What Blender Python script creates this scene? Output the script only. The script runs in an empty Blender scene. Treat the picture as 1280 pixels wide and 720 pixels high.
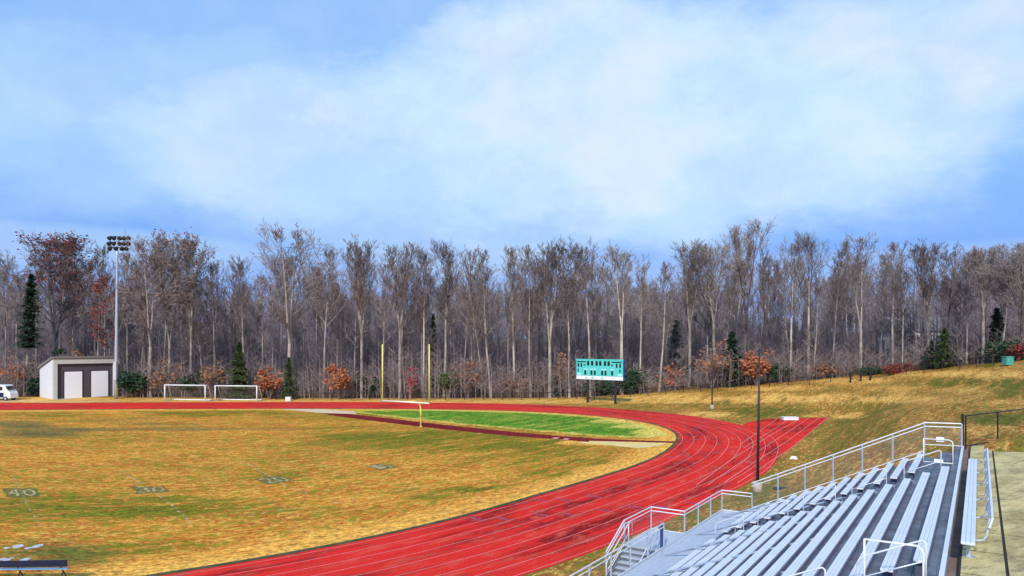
import bpy, math, random
import numpy as np
from mathutils import Vector, noise as mnoise
R = math.radians
random.seed(7)
sc = bpy.context.scene
C = sc.collection

# ------------------------------------------------------------------ camera
CAM_H, F = 9.8, 900.0
cd = bpy.data.cameras.new('camera'); cam = bpy.data.objects.new('camera', cd); C.objects.link(cam)
cam.location = (0, 0, CAM_H); cam.rotation_euler = (R(90), 0, 0)
cd.sensor_width = 36; cd.lens = 36*F/1280; cd.shift_y = 70/1280; cd.clip_start = .1; cd.clip_end = 6000
sc.camera = cam
sc.view_settings.view_transform = 'Standard'; sc.view_settings.look = 'None'
sc.view_settings.exposure = 0.5; sc.view_settings.gamma = 1
sc.cycles.max_bounces = 5; sc.cycles.transparent_max_bounces = 24
sc.cycles.diffuse_bounces = 2; sc.cycles.glossy_bounces = 2

# ------------------------------------------------------------------ sky and sun
SUN_EL, SUN_AZ = R(34), R(197)      # compass-style azimuth measured from +Y towards +X
w = bpy.data.worlds.new('World'); sc.world = w; w.use_nodes = True
nt = w.node_tree; N = nt.nodes; L = nt.links; N.clear()
def wn(t, **k):
    n = N.new(t)
    for a, b in k.items(): setattr(n, a, b)
    return n
def wmath(op, a, b=None, c=None, clamp=False):
    n = wn('ShaderNodeMath', operation=op); n.use_clamp = clamp
    for i, v in enumerate((a, b, c)):
        if v is None: continue
        if isinstance(v, (int, float)): n.inputs[i].default_value = v
        else: L.new(v, n.inputs[i])
    return n.outputs[0]
def wmix(f, a, b):
    n = wn('ShaderNodeMix', data_type='RGBA')
    for i, v in ((0, f), (6, a), (7, b)):
        if isinstance(v, (int, float)): n.inputs[i].default_value = v
        elif isinstance(v, tuple): n.inputs[i].default_value = (*v, 1)
        else: L.new(v, n.inputs[i])
    return n.outputs[2]
sky = wn('ShaderNodeTexSky', sky_type='NISHITA'); sky.sun_disc = False
sky.sun_elevation = SUN_EL; sky.sun_rotation = SUN_AZ; sky.dust_density = .4; sky.ozone_density = 2.5
tc = wn('ShaderNodeTexCoord'); sep = wn('ShaderNodeSeparateXYZ'); L.new(tc.outputs['Generated'], sep.inputs[0])
az = wmath('ARCTAN2', sep.outputs[0], sep.outputs[1]); el = wmath('ARCSINE', sep.outputs[2])
az = wmath('MULTIPLY', az, 57.2958); el = wmath('MULTIPLY', el, 57.2958)
def wnoise(scale, detail, rough=.55, zs=2.2, off=(0, 0, 0)):
    mp = wn('ShaderNodeMapping'); mp.inputs['Scale'].default_value = (1, 1, zs); mp.inputs['Location'].default_value = off
    L.new(tc.outputs['Generated'], mp.inputs[0])
    n = wn('ShaderNodeTexNoise'); n.inputs['Scale'].default_value = scale; n.inputs['Detail'].default_value = detail
    n.inputs['Roughness'].default_value = rough; L.new(mp.outputs[0], n.inputs[0]); return n.outputs[0]
n1 = wnoise(2.9, 9, .6); n2 = wnoise(7, 6, .6, 1.4, (3, 1, 2)); n3 = wnoise(2.0, 3, .5, 2.0, (8, 2, 5))
def blob(ca, ce, ra, re, soft=1.0):
    a = wmath('DIVIDE', wmath('SUBTRACT', az, ca), ra); e = wmath('DIVIDE', wmath('SUBTRACT', el, ce), re)
    d = wmath('ADD', wmath('MULTIPLY', a, a), wmath('MULTIPLY', e, e))
    d = wmath('ADD', d, wmath('MULTIPLY', wmath('SUBTRACT', n1, .5), 3.0))
    d = wmath('ADD', d, wmath('MULTIPLY', wmath('SUBTRACT', n2, .5), 1.3))
    v = wmath('SUBTRACT', 1.30, wmath('MULTIPLY', d, .72), clamp=True)
    mr = wn('ShaderNodeMapRange', interpolation_type='SMOOTHSTEP'); L.new(v, mr.inputs[0]); mr.inputs[2].default_value = 1.0; return wmath('MULTIPLY', mr.outputs[0], soft)
m = blob(9, 16.5, 25, 8.2, .98)
for args in ((-14, 14.5, 17, 6.0, .80), (-26, 16, 22, 7, .52), (-38, 15, 8, 3.6, .62), (-6, 11, 22, 5, .48), (-28, 6.6, 15, 1.5, .42), (6, 5.5, 60, 1.2, .22), (24, 18, 14, 7, .85), (2, 20, 60, 10, .34), (150, 30, 120, 18, .8), (5, 36, 60, 6, .45)):
    m = wmath('MAXIMUM', m, blob(*args))
lowband = wmath('MULTIPLY', wmath('SUBTRACT', 12.5, el, clamp=False), .12, clamp=True)
blue = wmix(lowband, (.10, .38, .96), (.14, .29, .84))
blue = wmix(wmath('MULTIPLY', n3, .42), blue, (.34, .55, .96))
bg_sky = wmix(.10, blue, wmix(1.0, (0, 0, 0), sky.outputs[0]))
skys = wn('ShaderNodeVectorMath', operation='SCALE'); L.new(sky.outputs[0], skys.inputs[0]); skys.inputs['Scale'].default_value = .12
bg_sky = wmix(.15, blue, skys.outputs[0])
cl = wmix(wmath('MULTIPLY', n2, 1.0), (.46, .60, .95), (.60, .86, .90))
n5 = wnoise(13, 9, .68, 1.2, (1, 7, 3)); n6 = wnoise(4.5, 8, .6, 1.6, (6, 2, 9))
cl = wmix(wmath('MULTIPLY', wmath('SUBTRACT', n5, .42), 2.2, clamp=True), cl, (.66, .84, .93))
cl = wmix(wmath('MULTIPLY', wmath('SUBTRACT', n6, .46), 3.0, clamp=True), cl, (.72, .80, .90))
m = wmath('MULTIPLY', m, wmath('ADD', .72, wmath('MULTIPLY', n6, .55)), clamp=True)
full = wmix(m, bg_sky, cl)
bg = wn('ShaderNodeBackground'); L.new(full, bg.inputs[0]); bg.inputs[1].default_value = .77
out = wn('ShaderNodeOutputWorld'); L.new(bg.outputs[0], out.inputs[0])

sd = bpy.data.lights.new('sun', 'SUN'); sd.energy = 2.6; sd.angle = R(4); sd.color = (1, .95, .86)
so = bpy.data.objects.new('sun', sd); C.objects.link(so)
sdir = Vector((math.sin(SUN_AZ)*math.cos(SUN_EL), math.cos(SUN_AZ)*math.cos(SUN_EL), math.sin(SUN_EL)))
so.rotation_euler = sdir.to_track_quat('Z', 'Y').to_euler(); so.location = (-40, -40, 60)

# ------------------------------------------------------------------ frames of reference
A = R(33)
U = Vector((math.sin(A), math.cos(A), 0)); V = Vector((math.cos(A), -math.sin(A), 0)); B0 = Vector((8.65, 30.9, 0))
def W(s, t, z=0): return B0 + U*s + V*t + Vector((0, 0, z))
def G(px, py, z=0.0):
    Y = (CAM_H - z)*F/(py - 430); return Vector(((px - 640)/F*Y, Y, z))
def D(px, py, Y): return Vector(((px-640)/F*Y, Y, CAM_H - (py-430)/F*Y))
def ST(x, y):
    dx, dy = x-B0.x, y-B0.y; return dx*U.x+dy*U.y, dx*V.x+dy*V.y

# ------------------------------------------------------------------ materials
def mat(name, col, rough=.7, metal=0., var=0., scale=4., bump=0., spec=.3, alpha_pat=None):
    m = bpy.data.materials.new(name); m.use_nodes = True; n = m.node_tree.nodes; l = m.node_tree.links
    b = n['Principled BSDF']; b.inputs['Base Color'].default_value = (*col, 1); b.inputs['Roughness'].default_value = rough
    b.inputs['Metallic'].default_value = metal; b.inputs['Specular IOR Level'].default_value = spec
    if var or bump:
        t = n.new('ShaderNodeTexCoord'); x = n.new('ShaderNodeTexNoise'); x.inputs['Scale'].default_value = scale; x.inputs['Detail'].default_value = 6
        l.new(t.outputs['Object'], x.inputs[0])
        if var:
            r = n.new('ShaderNodeMapRange'); l.new(x.outputs[0], r.inputs[0]); r.inputs[1].default_value = .3; r.inputs[2].default_value = .7
            r.inputs[3].default_value = 1-var; r.inputs[4].default_value = 1+var
            v = n.new('ShaderNodeVectorMath'); v.operation = 'SCALE'; v.inputs[0].default_value = col; l.new(r.outputs[0], v.inputs['Scale'])
            l.new(v.outputs[0], b.inputs['Base Color'])
        if bump:
            k = n.new('ShaderNodeBump'); k.inputs['Strength'].default_value = bump; l.new(x.outputs[0], k.inputs['Height']); l.new(k.outputs[0], b.inputs['Normal'])
    return m
class NT:
    """small wrapper for writing node materials"""
    def __init__(s, name):
        s.m = bpy.data.materials.new(name); s.m.use_nodes = True; s.n = s.m.node_tree.nodes; s.l = s.m.node_tree.links; s.b = s.n['Principled BSDF']
    def new(s, t, **k):
        x = s.n.new(t)
        for a, b in k.items(): setattr(x, a, b)
        return x
    def setin(s, sock, v):
        if isinstance(v, tuple) and len(v) == 3 and sock.type == 'RGBA': v = (*v, 1)
        if hasattr(v, 'is_output'): s.l.new(v, sock)
        else: sock.default_value = v
    def math(s, op, a, b=0., clamp=False):
        x = s.new('ShaderNodeMath', operation=op); x.use_clamp = clamp; s.setin(x.inputs[0], a); s.setin(x.inputs[1], b); return x.outputs[0]
    def mix(s, f, a, b):
        x = s.new('ShaderNodeMix', data_type='RGBA'); s.setin(x.inputs[0], f); s.setin(x.inputs[6], a); s.setin(x.inputs[7], b); return x.outputs[2]
    def noise(s, vec, scale, detail=4, rough=.6, sc3=(1, 1, 1), loc=(0, 0, 0)):
        mp = s.new('ShaderNodeMapping'); mp.inputs['Scale'].default_value = sc3; mp.inputs['Location'].default_value = loc; s.l.new(vec, mp.inputs[0])
        x = s.new('ShaderNodeTexNoise'); x.inputs['Scale'].default_value = scale; x.inputs['Detail'].default_value = detail; x.inputs['Roughness'].default_value = rough
        s.l.new(mp.outputs[0], x.inputs[0]); return x.outputs[0]
    def ramp(s, v, a, b, lo=0., hi=1.):
        x = s.new('ShaderNodeMapRange', interpolation_type='SMOOTHSTEP'); s.l.new(v, x.inputs[0])
        for i, q in enumerate((a, b, lo, hi)): x.inputs[i+1].default_value = q
        return x.outputs[0]

def grass_mat(name, tan, tan2, green, green2, straw, leafc, bias=0., fine=1.0, patchy=False):
    t = NT(name); uv = t.new('ShaderNodeUVMap', uv_map='st').outputs[0]
    at = t.new('ShaderNodeAttribute', attribute_name='mask'); sp = t.new('ShaderNodeSeparateColor'); t.l.new(at.outputs['Color'], sp.inputs[0])
    straw_m, green_m, dark_m = sp.outputs[0], sp.outputs[1], sp.outputs[2]
    big = t.noise(uv, .045, 5, .6, (.45, 1.5, 1)); mid = t.noise(uv, .30, 5, .65, (.35, 1.6, 1), (5, 3, 0)); streak = t.noise(uv, .8, 4, .7, (.22, 2.2, 1), (1, 9, 0))
    spk = t.noise(uv, 1.5*fine, 5, .8, (.55, 1.3, 1)); spk2 = t.noise(uv, 4.5*fine, 4, .85, (.6, 1.2, 1), (4, 4, 4)); hue = t.noise(uv, .22, 4, .6, (.6, 1.3, 1), (20, 7, 0))
    g = t.math('ADD', t.math('MULTIPLY', big, .55), t.math('ADD', t.math('MULTIPLY', mid, .5), t.math('MULTIPLY', streak, .35)))
    g = t.math('ADD', g, t.math('MULTIPLY', t.math('SUBTRACT', spk, .5), 2.2))
    g = t.math('ADD', g, t.math('MULTIPLY', t.math('SUBTRACT', spk2, .5), .45))
    g = t.math('ADD', g, t.math('MULTIPLY', green_m, t.ramp(t.noise(uv, .5, 6, .75, (.25, 1.8, 1), (2, 31, 0)), .38, .62, .02, .62)))
    straw_m = t.math('MULTIPLY', straw_m, t.ramp(t.noise(uv, .35, 6, .75, (.35, 1.6, 1), (40, 3, 0)), .36, .60, .15, 1.0)) if patchy else straw_m
    g = t.math('SUBTRACT', g, t.math('MULTIPLY', straw_m, .5))
    gm = t.ramp(g, .72 - bias, .98 - bias)
    dry = t.mix(t.ramp(hue, .35, .65), tan, tan2)
    dry = t.mix(t.ramp(t.noise(uv, 2.2*fine, 5, .8, (.5, 1.3, 1), (9, 2, 2)), .47, .60), dry, straw)
    dry = t.mix(t.math('MULTIPLY', straw_m, t.ramp(mid, .2, .5)), dry, straw)
    gr = t.mix(t.ramp(spk, .35, .65), green, green2)
    col = t.mix(gm, dry, gr)
    col = t.mix(t.math('MULTIPLY', dark_m, t.ramp(spk, .3, .7, .75, 1.)), col, leafc)
    shade = t.ramp(t.math('ADD', t.math('MULTIPLY', spk2, .6), t.math('MULTIPLY', spk, .4)), .37, .63, .34, 1.50)
    v = t.new('ShaderNodeVectorMath', operation='SCALE'); t.l.new(col, v.inputs[0]); t.l.new(shade, v.inputs['Scale'])
    t.l.new(v.outputs[0], t.b.inputs['Base Color']); t.b.inputs['Roughness'].default_value = .95; t.b.inputs['Specular IOR Level'].default_value = .1
    bp = t.new('ShaderNodeBump'); bp.inputs['Strength'].default_value = .9; bp.inputs['Distance'].default_value = .12; t.l.new(spk, bp.inputs['Height']); t.l.new(bp.outputs[0], t.b.inputs['Normal'])
    return t.m
M = {}
M['field'] = grass_mat('dry_turf', (.84, .30, .035), (.66, .19, .022), (.13, .145, .008), (.26, .21, .012), (.98, .50, .085), (.12, .12, .04), .07)
M['hill'] = grass_mat('hill_turf', (.62, .23, .045), (.42, .14, .025), (.11, .125, .012), (.22, .17, .02), (.95, .54, .12), (.15, .082, .045), .10, 1.0, True)
M['infield'] = grass_mat('green_turf', (.50, .42, .06), (.40, .36, .05), (.05, .19, .012), (.18, .34, .02), (.90, .66, .13), (.10, .12, .03), .10)

def track_mat(name, c1, c2, c3, wet=1.):
    t = NT(name); uv = t.new('ShaderNodeUVMap', uv_map='st').outputs[0]
    a = t.noise(uv, .30, 5, .65, (.32, 1.6, 1)); b = t.noise(uv, 1.3, 5, .7, (.4, 1.2, 1), (3, 3, 3)); c = t.noise(uv, 14, 3, .7)
    m = t.ramp(t.math('ADD', a, t.math('MULTIPLY', t.math('SUBTRACT', b, .5), .9)), .48, .64)
    col = t.mix(m, c1, c2); col = t.mix(t.math('MULTIPLY', t.ramp(b, .48, .68), .75), col, c3); d_ = t.noise(uv, .7, 6, .75, (.15, 2.4, 1), (8, 1, 0)); col = t.mix(t.math('MULTIPLY', t.ramp(d_, .56, .66), .65), col, c2)
    v = t.new('ShaderNodeVectorMath', operation='SCALE'); t.l.new(col, v.inputs[0]); t.l.new(t.ramp(c, .3, .7, .72, 1.25), v.inputs['Scale'])
    t.l.new(v.outputs[0], t.b.inputs['Base Color'])
    t.l.new(t.ramp(m, 0, 1, .9, .75), t.b.inputs['Roughness']); t.b.inputs['Specular IOR Level'].default_value = .12
    bp = t.new('ShaderNodeBump'); bp.inputs['Strength'].default_value = .3; bp.inputs['Distance'].default_value = .02; t.l.new(c, bp.inputs['Height']); t.l.new(bp.outputs[0], t.b.inputs['Normal'])
    return t.m
M['track'] = track_mat('red_running_surface', (.80, .026, .016), (.27, .003, .004), (.88, .11, .06))
M['runway'] = track_mat('dark_red_runway', (.22, .010, .012), (.15, .006, .01), (.27, .03, .03))
M['line'] = mat('lane_paint', (.88, .33, .28), .6, var=.12, scale=1.5)
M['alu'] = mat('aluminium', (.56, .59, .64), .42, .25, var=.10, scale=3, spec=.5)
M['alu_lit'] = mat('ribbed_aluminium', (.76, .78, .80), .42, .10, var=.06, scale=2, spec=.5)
M['alu_dark'] = mat('dark_aluminium', (.15, .165, .19), .55, .3, var=.40, scale=1.6, spec=.4)  # darkened copy of the aluminium; shade of the gaps between rows put into colour
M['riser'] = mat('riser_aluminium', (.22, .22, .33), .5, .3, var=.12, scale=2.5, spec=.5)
M['steel'] = mat('galvanised_steel', (.50, .55, .60), .45, .55, var=.12, scale=6)
M['post'] = mat('painted_post', (.36, .42, .50), .5, .1, var=.1)
M['bracket'] = mat('bracket_steel', (.10, .11, .16), .5, .4)
M['white'] = mat('white_paint', (.85, .86, .86), .5, var=.05, scale=5)
M['white_ribbed'] = mat('white_door', (.93, .95, .97), .4)
M['chalk'] = mat('dirty_chalk', (.55, .54, .58), .9, var=.3, scale=8)
M['black'] = mat('black_paint', (.018, .018, .022), .5)
M['pole_dark'] = mat('dark_bronze_paint', (.035, .03, .035), .45)
M['yellow'] = mat('yellow_paint', (.88, .78, .22), .45, var=.06)
M['cream'] = mat('cream_paint', (.86, .82, .60), .5)
M['concrete_base'] = mat('pale_concrete', (.45, .38, .30), .9, var=.2, scale=5, bump=.3)
M['brick'] = mat('dark_brick', (.085, .075, .085), .9, var=.3, scale=6)
M['block'] = mat('white_block', (.66, .68, .70), .8, var=.1, scale=5)
M['stucco'] = mat('grey_trim', (.55, .56, .50), .8, var=.1)
M['roof'] = mat('roof_metal', (.26, .24, .22), .6, .3)
M['teal'] = mat('teal_panel', (.10, .62, .56), .45)
M['teal_light'] = mat('pale_teal', (.40, .80, .78), .5)
M['blue_edge'] = mat('dark_blue_edge', (.03, .06, .30), .5)
M['screen'] = mat('unlit_digit', (.012, .02, .022), .4)
M['glass'] = mat('dark_glass', (.03, .035, .04), .1, spec=.6)
M['sand'] = mat('sand', (.84, .60, .22), .95, var=.15, scale=1.2, bump=.3)
M['sand_pale'] = mat('pale_sand', (.78, .55, .34), .95, var=.12, scale=1.5, bump=.3)
M['mark_green'] = mat('dark_green_paint', (.13, .16, .03), .9, var=.6, scale=6)
M['mark_white'] = mat('worn_white_paint', (.48, .37, .12), .9, var=.6, scale=6)
M['bench_blue'] = mat('navy_plastic', (.012, .02, .05), .4)
M['bench_seat'] = mat('blue_seat', (.12, .35, .60), .35, spec=.6)
M['kerb'] = mat('dark_kerb', (.075, .085, .04), .9, var=.4, scale=1.2)
M['green_box'] = mat('green_box', (.08, .35, .28), .5)
M['rubber'] = mat('rubber', (.015, .015, .015), .8)
M['dirt'] = mat('dirty_strip', (.24, .15, .11), .95, var=.35, scale=1.3, bump=.2)

def bark(name, c1, c2):
    t = NT(name); co = t.new('ShaderNodeTexCoord').outputs['Object']; oi = t.new('ShaderNodeObjectInfo').outputs['Random']
    a = t.noise(co, 1.6, 5, .7, (1, 1, .25)); f = t.math('ADD', t.ramp(a, .35, .65), t.math('MULTIPLY', t.math('SUBTRACT', oi, .5), .9), clamp=True)
    t.l.new(t.mix(f, c1, c2), t.b.inputs['Base Color']); t.b.inputs['Roughness'].default_value = .9; t.b.inputs['Specular IOR Level'].default_value = .15; return t.m
M['bark'] = bark('grey_bark', (.13, .11, .10), (.42, .37, .33))
M['bark_pale'] = bark('pale_bark', (.28, .25, .21), (.56, .50, .42))
M['bark_dark'] = bark('dark_bark', (.055, .04, .04), (.15, .12, .105))
M['twig'] = bark('twig_bark', (.13, .10, .095), (.30, .25, .23))
M['twig_far'] = bark('far_twig_bark', (.18, .15, .155), (.33, .28, .275))
def leaf(name, c1, c2, c3):
    t = NT(name); g = t.new('ShaderNodeNewGeometry').outputs['Random Per Island']
    co = t.new('ShaderNodeTexCoord').outputs['Object']; a = t.ramp(t.noise(co, .5, 3), .35, .65)
    c = t.mix(g, c1, c2); c = t.mix(t.math('MULTIPLY', a, .6), c, c3)
    t.l.new(c, t.b.inputs['Base Color']); t.b.inputs['Roughness'].default_value = .8; t.b.inputs['Specular IOR Level'].default_value = .15; return t.m
M['leaf_red'] = leaf('red_leaves', (.26, .045, .03), (.16, .03, .025), (.32, .09, .04))
M['leaf_rust'] = leaf('rust_leaves', (.50, .17, .08), (.34, .10, .05), (.46, .22, .11))
M['leaf_brown'] = leaf('brown_leaves', (.34, .16, .09), (.24, .11, .07), (.42, .22, .11))
M['leaf_pink'] = leaf('pink_leaves', (.60, .10, .14), (.40, .06, .10), (.50, .14, .16))
M['needle'] = leaf('dark_needles', (.02, .045, .022), (.045, .09, .04), (.03, .075, .045))
M['needle_green'] = leaf('green_needles', (.04, .10, .025), (.11, .15, .04), (.07, .12, .03))
M['needle_cedar'] = leaf('cedar_needles', (.07, .11, .035), (.13, .15, .055), (.09, .13, .05))
M['brush'] = leaf('brush_stems', (.12, .095, .10), (.40, .33, .31), (.24, .15, .12))
M['brush_far'] = leaf('far_brush', (.16, .13, .15), (.26, .215, .225), (.20, .15, .15))

def mesh_fence_mat(name, col, cover, cell=.06):
    t = NT(name); t.b.inputs['Base Color'].default_value = (*col, 1); t.b.inputs['Roughness'].default_value = .5; t.b.inputs['Metallic'].default_value = .3
    uv = t.new('ShaderNodeUVMap', uv_map='st').outputs[0]; s = t.new('ShaderNodeSeparateXYZ'); t.l.new(uv, s.inputs[0])
    a = t.math('PINGPONG', t.math('ADD', s.outputs[0], s.outputs[1]), cell/2); b = t.math('PINGPONG', t.math('SUBTRACT', s.outputs[0], s.outputs[1]), cell/2)
    k = t.math('LESS_THAN', t.math('MINIMUM', a, b), cell/2*cover*.5)
    tr = t.new('ShaderNodeBsdfTransparent'); mx = t.new('ShaderNodeMixShader'); t.l.new(k, mx.inputs[0]); t.l.new(tr.outputs[0], mx.inputs[1]); t.l.new(t.b.outputs[0], mx.inputs[2])
    t.l.new(mx.outputs[0], t.n['Material Output'].inputs[0]); return t.m
M['chain'] = mesh_fence_mat('galvanised_wire_mesh', (.45, .47, .50), .075)
M['chain_black'] = mesh_fence_mat('black_wire_mesh', (.02, .02, .02), .13)
M['net'] = mesh_fence_mat('goal_net', (.7, .7, .7), .06, .12)

# ------------------------------------------------------------------ mesh builders
class MB:
    def __init__(s): s.v = []; s.f = []; s.uv = None
    def box(s, c, X, Y, Z):
        """box with centre c and half axes X, Y, Z (vectors)"""
        b = len(s.v); c = Vector(c); X, Y, Z = Vector(X), Vector(Y), Vector(Z)
        if X.cross(Y).dot(Z) < 0: X = -X
        for k in (-1, 1):
            for j in (-1, 1):
                for i in (-1, 1): s.v.append(tuple(c + X*i + Y*j + Z*k))
        for q in ((0, 2, 3, 1), (4, 5, 7, 6), (0, 1, 5, 4), (2, 6, 7, 3), (0, 4, 6, 2), (1, 3, 7, 5)): s.f.append(tuple(b+i for i in q))
        return s
    def stbox(s, s0, s1, t0, t1, z0, z1):
        return s.box(W((s0+s1)/2, (t0+t1)/2, (z0+z1)/2), U*(s1-s0)/2, V*(t1-t0)/2, (0, 0, (z1-z0)/2))
    def tube(s, pts, r, n=8, caps=True):
        P = [Vector(p) for p in pts]; k = len(P); rr = r if isinstance(r, (list, tuple)) else [r]*k; b = len(s.v); ref = None
        for i, p in enumerate(P):
            d = (P[min(i+1, k-1)] - P[max(i-1, 0)]).normalized()
            a = ref if ref is not None else (Vector((0, 0, 1)) if abs(d.z) < .9 else Vector((1, 0, 0)))
            x = (a - d*a.dot(d)).normalized(); ref = x; y = d.cross(x)
            for j in range(n):
                q = 2*math.pi*j/n; s.v.append(tuple(p + (x*math.cos(q) + y*math.sin(q))*rr[i]))
        for i in range(k-1):
            for j in range(n):
                s.f.append((b+i*n+j, b+i*n+(j+1) % n, b+(i+1)*n+(j+1) % n, b+(i+1)*n+j))
        if caps: s.f.append(tuple(b+j for j in range(n))[::-1]); s.f.append(tuple(b+(k-1)*n+j for j in range(n)))
        return s
    def quad(s, a, b, c, d):
        k = len(s.v); s.v += [tuple(a), tuple(b), tuple(c), tuple(d)]; s.f.append((k, k+1, k+2, k+3)); return s
    def prism(s, poly, z0, z1):
        """vertical prism over a polygon of (x, y)"""
        k = len(s.v); n = len(poly)
        for p in poly: s.v.append((p[0], p[1], z0))
        for p in poly: s.v.append((p[0], p[1], z1))
        s.f.append(tuple(k+n+i for i in range(n))); s.f.append(tuple(k+i for i in range(n))[::-1])
        for i in range(n): s.f.append((k+i, k+(i+1) % n, k+n+(i+1) % n, k+n+i))
        return s
    def data(s, name, smooth=False):
        me = bpy.data.meshes.new(name); me.from_pydata(s.v, [], s.f); me.update()
        if smooth: me.polygons.foreach_set('use_smooth', [True]*len(me.polygons))
        return me
def link(name, me, m, parent=None, loc=None):
    if m is not None: me.materials.append(m)
    o = bpy.data.objects.new(name, me); C.objects.link(o); o.parent = parent
    if loc is not None: o.location = loc
    return o
def obj(name, mb, m, parent=None, smooth=False):
    """mesh given in world coordinates; re-based when its thing has a location of its own"""
    if parent is not None:
        q = parent; off = Vector((0, 0, 0))
        while q is not None: off = off + q.location; q = q.parent
        if off.length: mb.v = [(a-off.x, b-off.y, c-off.z) for a, b, c in mb.v]
    return link(name, mb.data(name, smooth), m, parent)
def tag(o, label=None, cat=None, group=None, kind=None):
    if label: o['label'] = label
    if cat: o['category'] = cat
    if group: o['group'] = group
    if kind: o['kind'] = kind
    return o
def empty(name, loc, label=None, cat=None, group=None):
    o = bpy.data.objects.new(name, None); C.objects.link(o); o.location = loc; o.empty_display_size = .3
    return tag(o, label, cat, group)
def set_uv(me, co):
    lay = me.uv_layers.new(name='st'); idx = np.empty(len(me.loops), dtype=np.int32); me.loops.foreach_get('vertex_index', idx)
    lay.data.foreach_set('uv', np.asarray(co, dtype=np.float32)[idx].ravel())
def set_mask(me, arr):
    a = me.color_attributes.new(name='mask', type='FLOAT_COLOR', domain='POINT'); c = np.ones((len(arr), 4), dtype=np.float32); c[:, :3] = arr; a.data.foreach_set('color', c.ravel())

# ------------------------------------------------------------------ track line work
def smooth_curve(P, step=1.0, sigma=4.0, ext0=70, ext1=70):
    P = np.array([(p.x, p.y) for p in P]); d0 = P[0]-P[1]; d0 /= np.linalg.norm(d0); d1 = P[-1]-P[-2]; d1 = np.array([-1., .05]); d1 /= np.linalg.norm(d1)
    P = np.vstack([P[0]+d0*ext0, P, P[-1]+d1*ext1])
    L_ = np.r_[0, np.cumsum(np.linalg.norm(np.diff(P, axis=0), axis=1))]; n = int(L_[-1]/step); q = np.linspace(0, L_[-1], n)
    Q = np.stack([np.interp(q, L_, P[:, 0]), np.interp(q, L_, P[:, 1])], 1)
    k = int(sigma*3/step); g = np.exp(-.5*(np.arange(-k, k+1)*step/sigma)**2); g /= g.sum()
    pad = np.vstack([Q[0]+(Q[0]-Q[1])*np.arange(k, 0, -1)[:, None], Q, Q[-1]+(Q[-1]-Q[-2])*np.arange(1, k+1)[:, None]])
    return np.stack([np.convolve(pad[:, i], g, 'valid') for i in (0, 1)], 1)
inner_px = [(220, 717), (320, 702), (435, 680), (540, 657), (597.8, 642.2), (675.6, 618.9), (760, 594.4), (798.3, 582.7), (833.4, 567), (851.5, 549), (848, 540.5), (829.5, 532.6), (800, 526), (768, 521.6), (700.6, 516.2), (625.6, 512.9), (560, 511.6), (450, 510.9), (340, 510.9), (160, 511.6), (0, 512.8)]
INN = smooth_curve([G(*p) for p in inner_px], 1.0, 3.2)
tg = np.gradient(INN, axis=0); tg /= np.linalg.norm(tg, axis=1)[:, None]
NRM = np.stack([tg[:, 1], -tg[:, 0]], 1)            # outward (the curve runs near-left -> right -> far-left)
ARC = np.r_[0, np.cumsum(np.linalg.norm(np.diff(INN, axis=0), axis=1))]
iap = int(np.argmax(INN[:, 0])); WID = np.interp(ARC, [0, ARC[iap]-15, ARC[iap]+5, ARC[iap]+60, ARC[-1]], [9.3, 9.5, 10.0, 12.6, 13.4])
OUT = INN + NRM*WID[:, None]
def band(o0, o1, z, name, m, i0=0, i1=None, parent=None, frac=False):
    """strip of the track between two offsets from the inner edge"""
    i1 = len(INN) if i1 is None else i1; idx = range(i0, i1); k = WID/9.6
    a = INN + NRM*((o0*k)[:, None] if frac else np.full((len(INN), 1), o0)); b = INN + NRM*((o1*k)[:, None] if frac else np.full((len(INN), 1), o1))
    v = []; f = []; uv = []
    nc = 5 if (o1-o0) > 2 else 1
    for i in idx:
        for j in range(nc+1):
            q = a[i]*(1-j/nc)+b[i]*j/nc; v.append((q[0], q[1], z)); uv.append((ARC[i], (o0*(1-j/nc)+o1*j/nc)*(k[i] if frac else 1)))
    n = nc+1
    for r in range(len(v)//n-1):
        for j in range(nc): f.append((r*n+j, r*n+j+1, (r+1)*n+j+1, (r+1)*n+j))
    me = bpy.data.meshes.new(name); me.from_pydata(v, [], f); me.update(); set_uv(me, uv)
    return link(name, me, m, parent)

# distance to the flat stadium floor and the terrain heights
flat_poly = np.vstack([OUT, [[-160, 118], [-160, -60], [-60, -60]]])
chute_px = [(760, 668), (922.8, 604), (950, 586.5), (988.8, 561), (1036.5, 521.6), (985, 523.6), (960, 523.2), (934.5, 528), (900, 545), (860, 575)]
chute = [G(*p) for p in chute_px]
def in_poly(x, y, P):
    ins = np.zeros(x.shape, bool); n = len(P)
    for i in range(n):
        x1, y1 = P[i]; x2, y2 = P[(i+1) % n]
        c = ((y1 > y) != (y2 > y)); xx = (x2-x1)*(y-y1)/((y2-y1) if abs(y2-y1) > 1e-9 else 1e-9)+x1
        ins ^= c & (x < xx)
    return ins
def dist_pts(x, y, P, chunk=20000):
    d = np.empty(x.shape)
    for i in range(0, len(x), chunk):
        d[i:i+chunk] = np.sqrt(((x[i:i+chunk, None]-P[None, :, 0])**2+(y[i:i+chunk, None]-P[None, :, 1])**2).min(1))
    return d
edge_pts = np.vstack([OUT, [[c.x*(1-q)+d.x*q, c.y*(1-q)+d.y*q] for c, d in zip(chute, chute[1:]+chute[:1]) for q in np.linspace(0, 1, 30)]])
TL_PX = [-400, -60, 0, 400, 640, 720, 870, 950, 1080, 1200, 1280, 1420, 1700]
TL_Y = [497, 497, 497, 500, 500.5, 498, 488, 482, 470, 458, 450, 440, 434]
TL_D = [131, 131, 131, 128, 128, 130, 133, 135, 130, 112, 99, 90, 80]
def tl_depth(px): return float(np.interp(px, TL_PX, TL_D))
ctl = []
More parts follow.
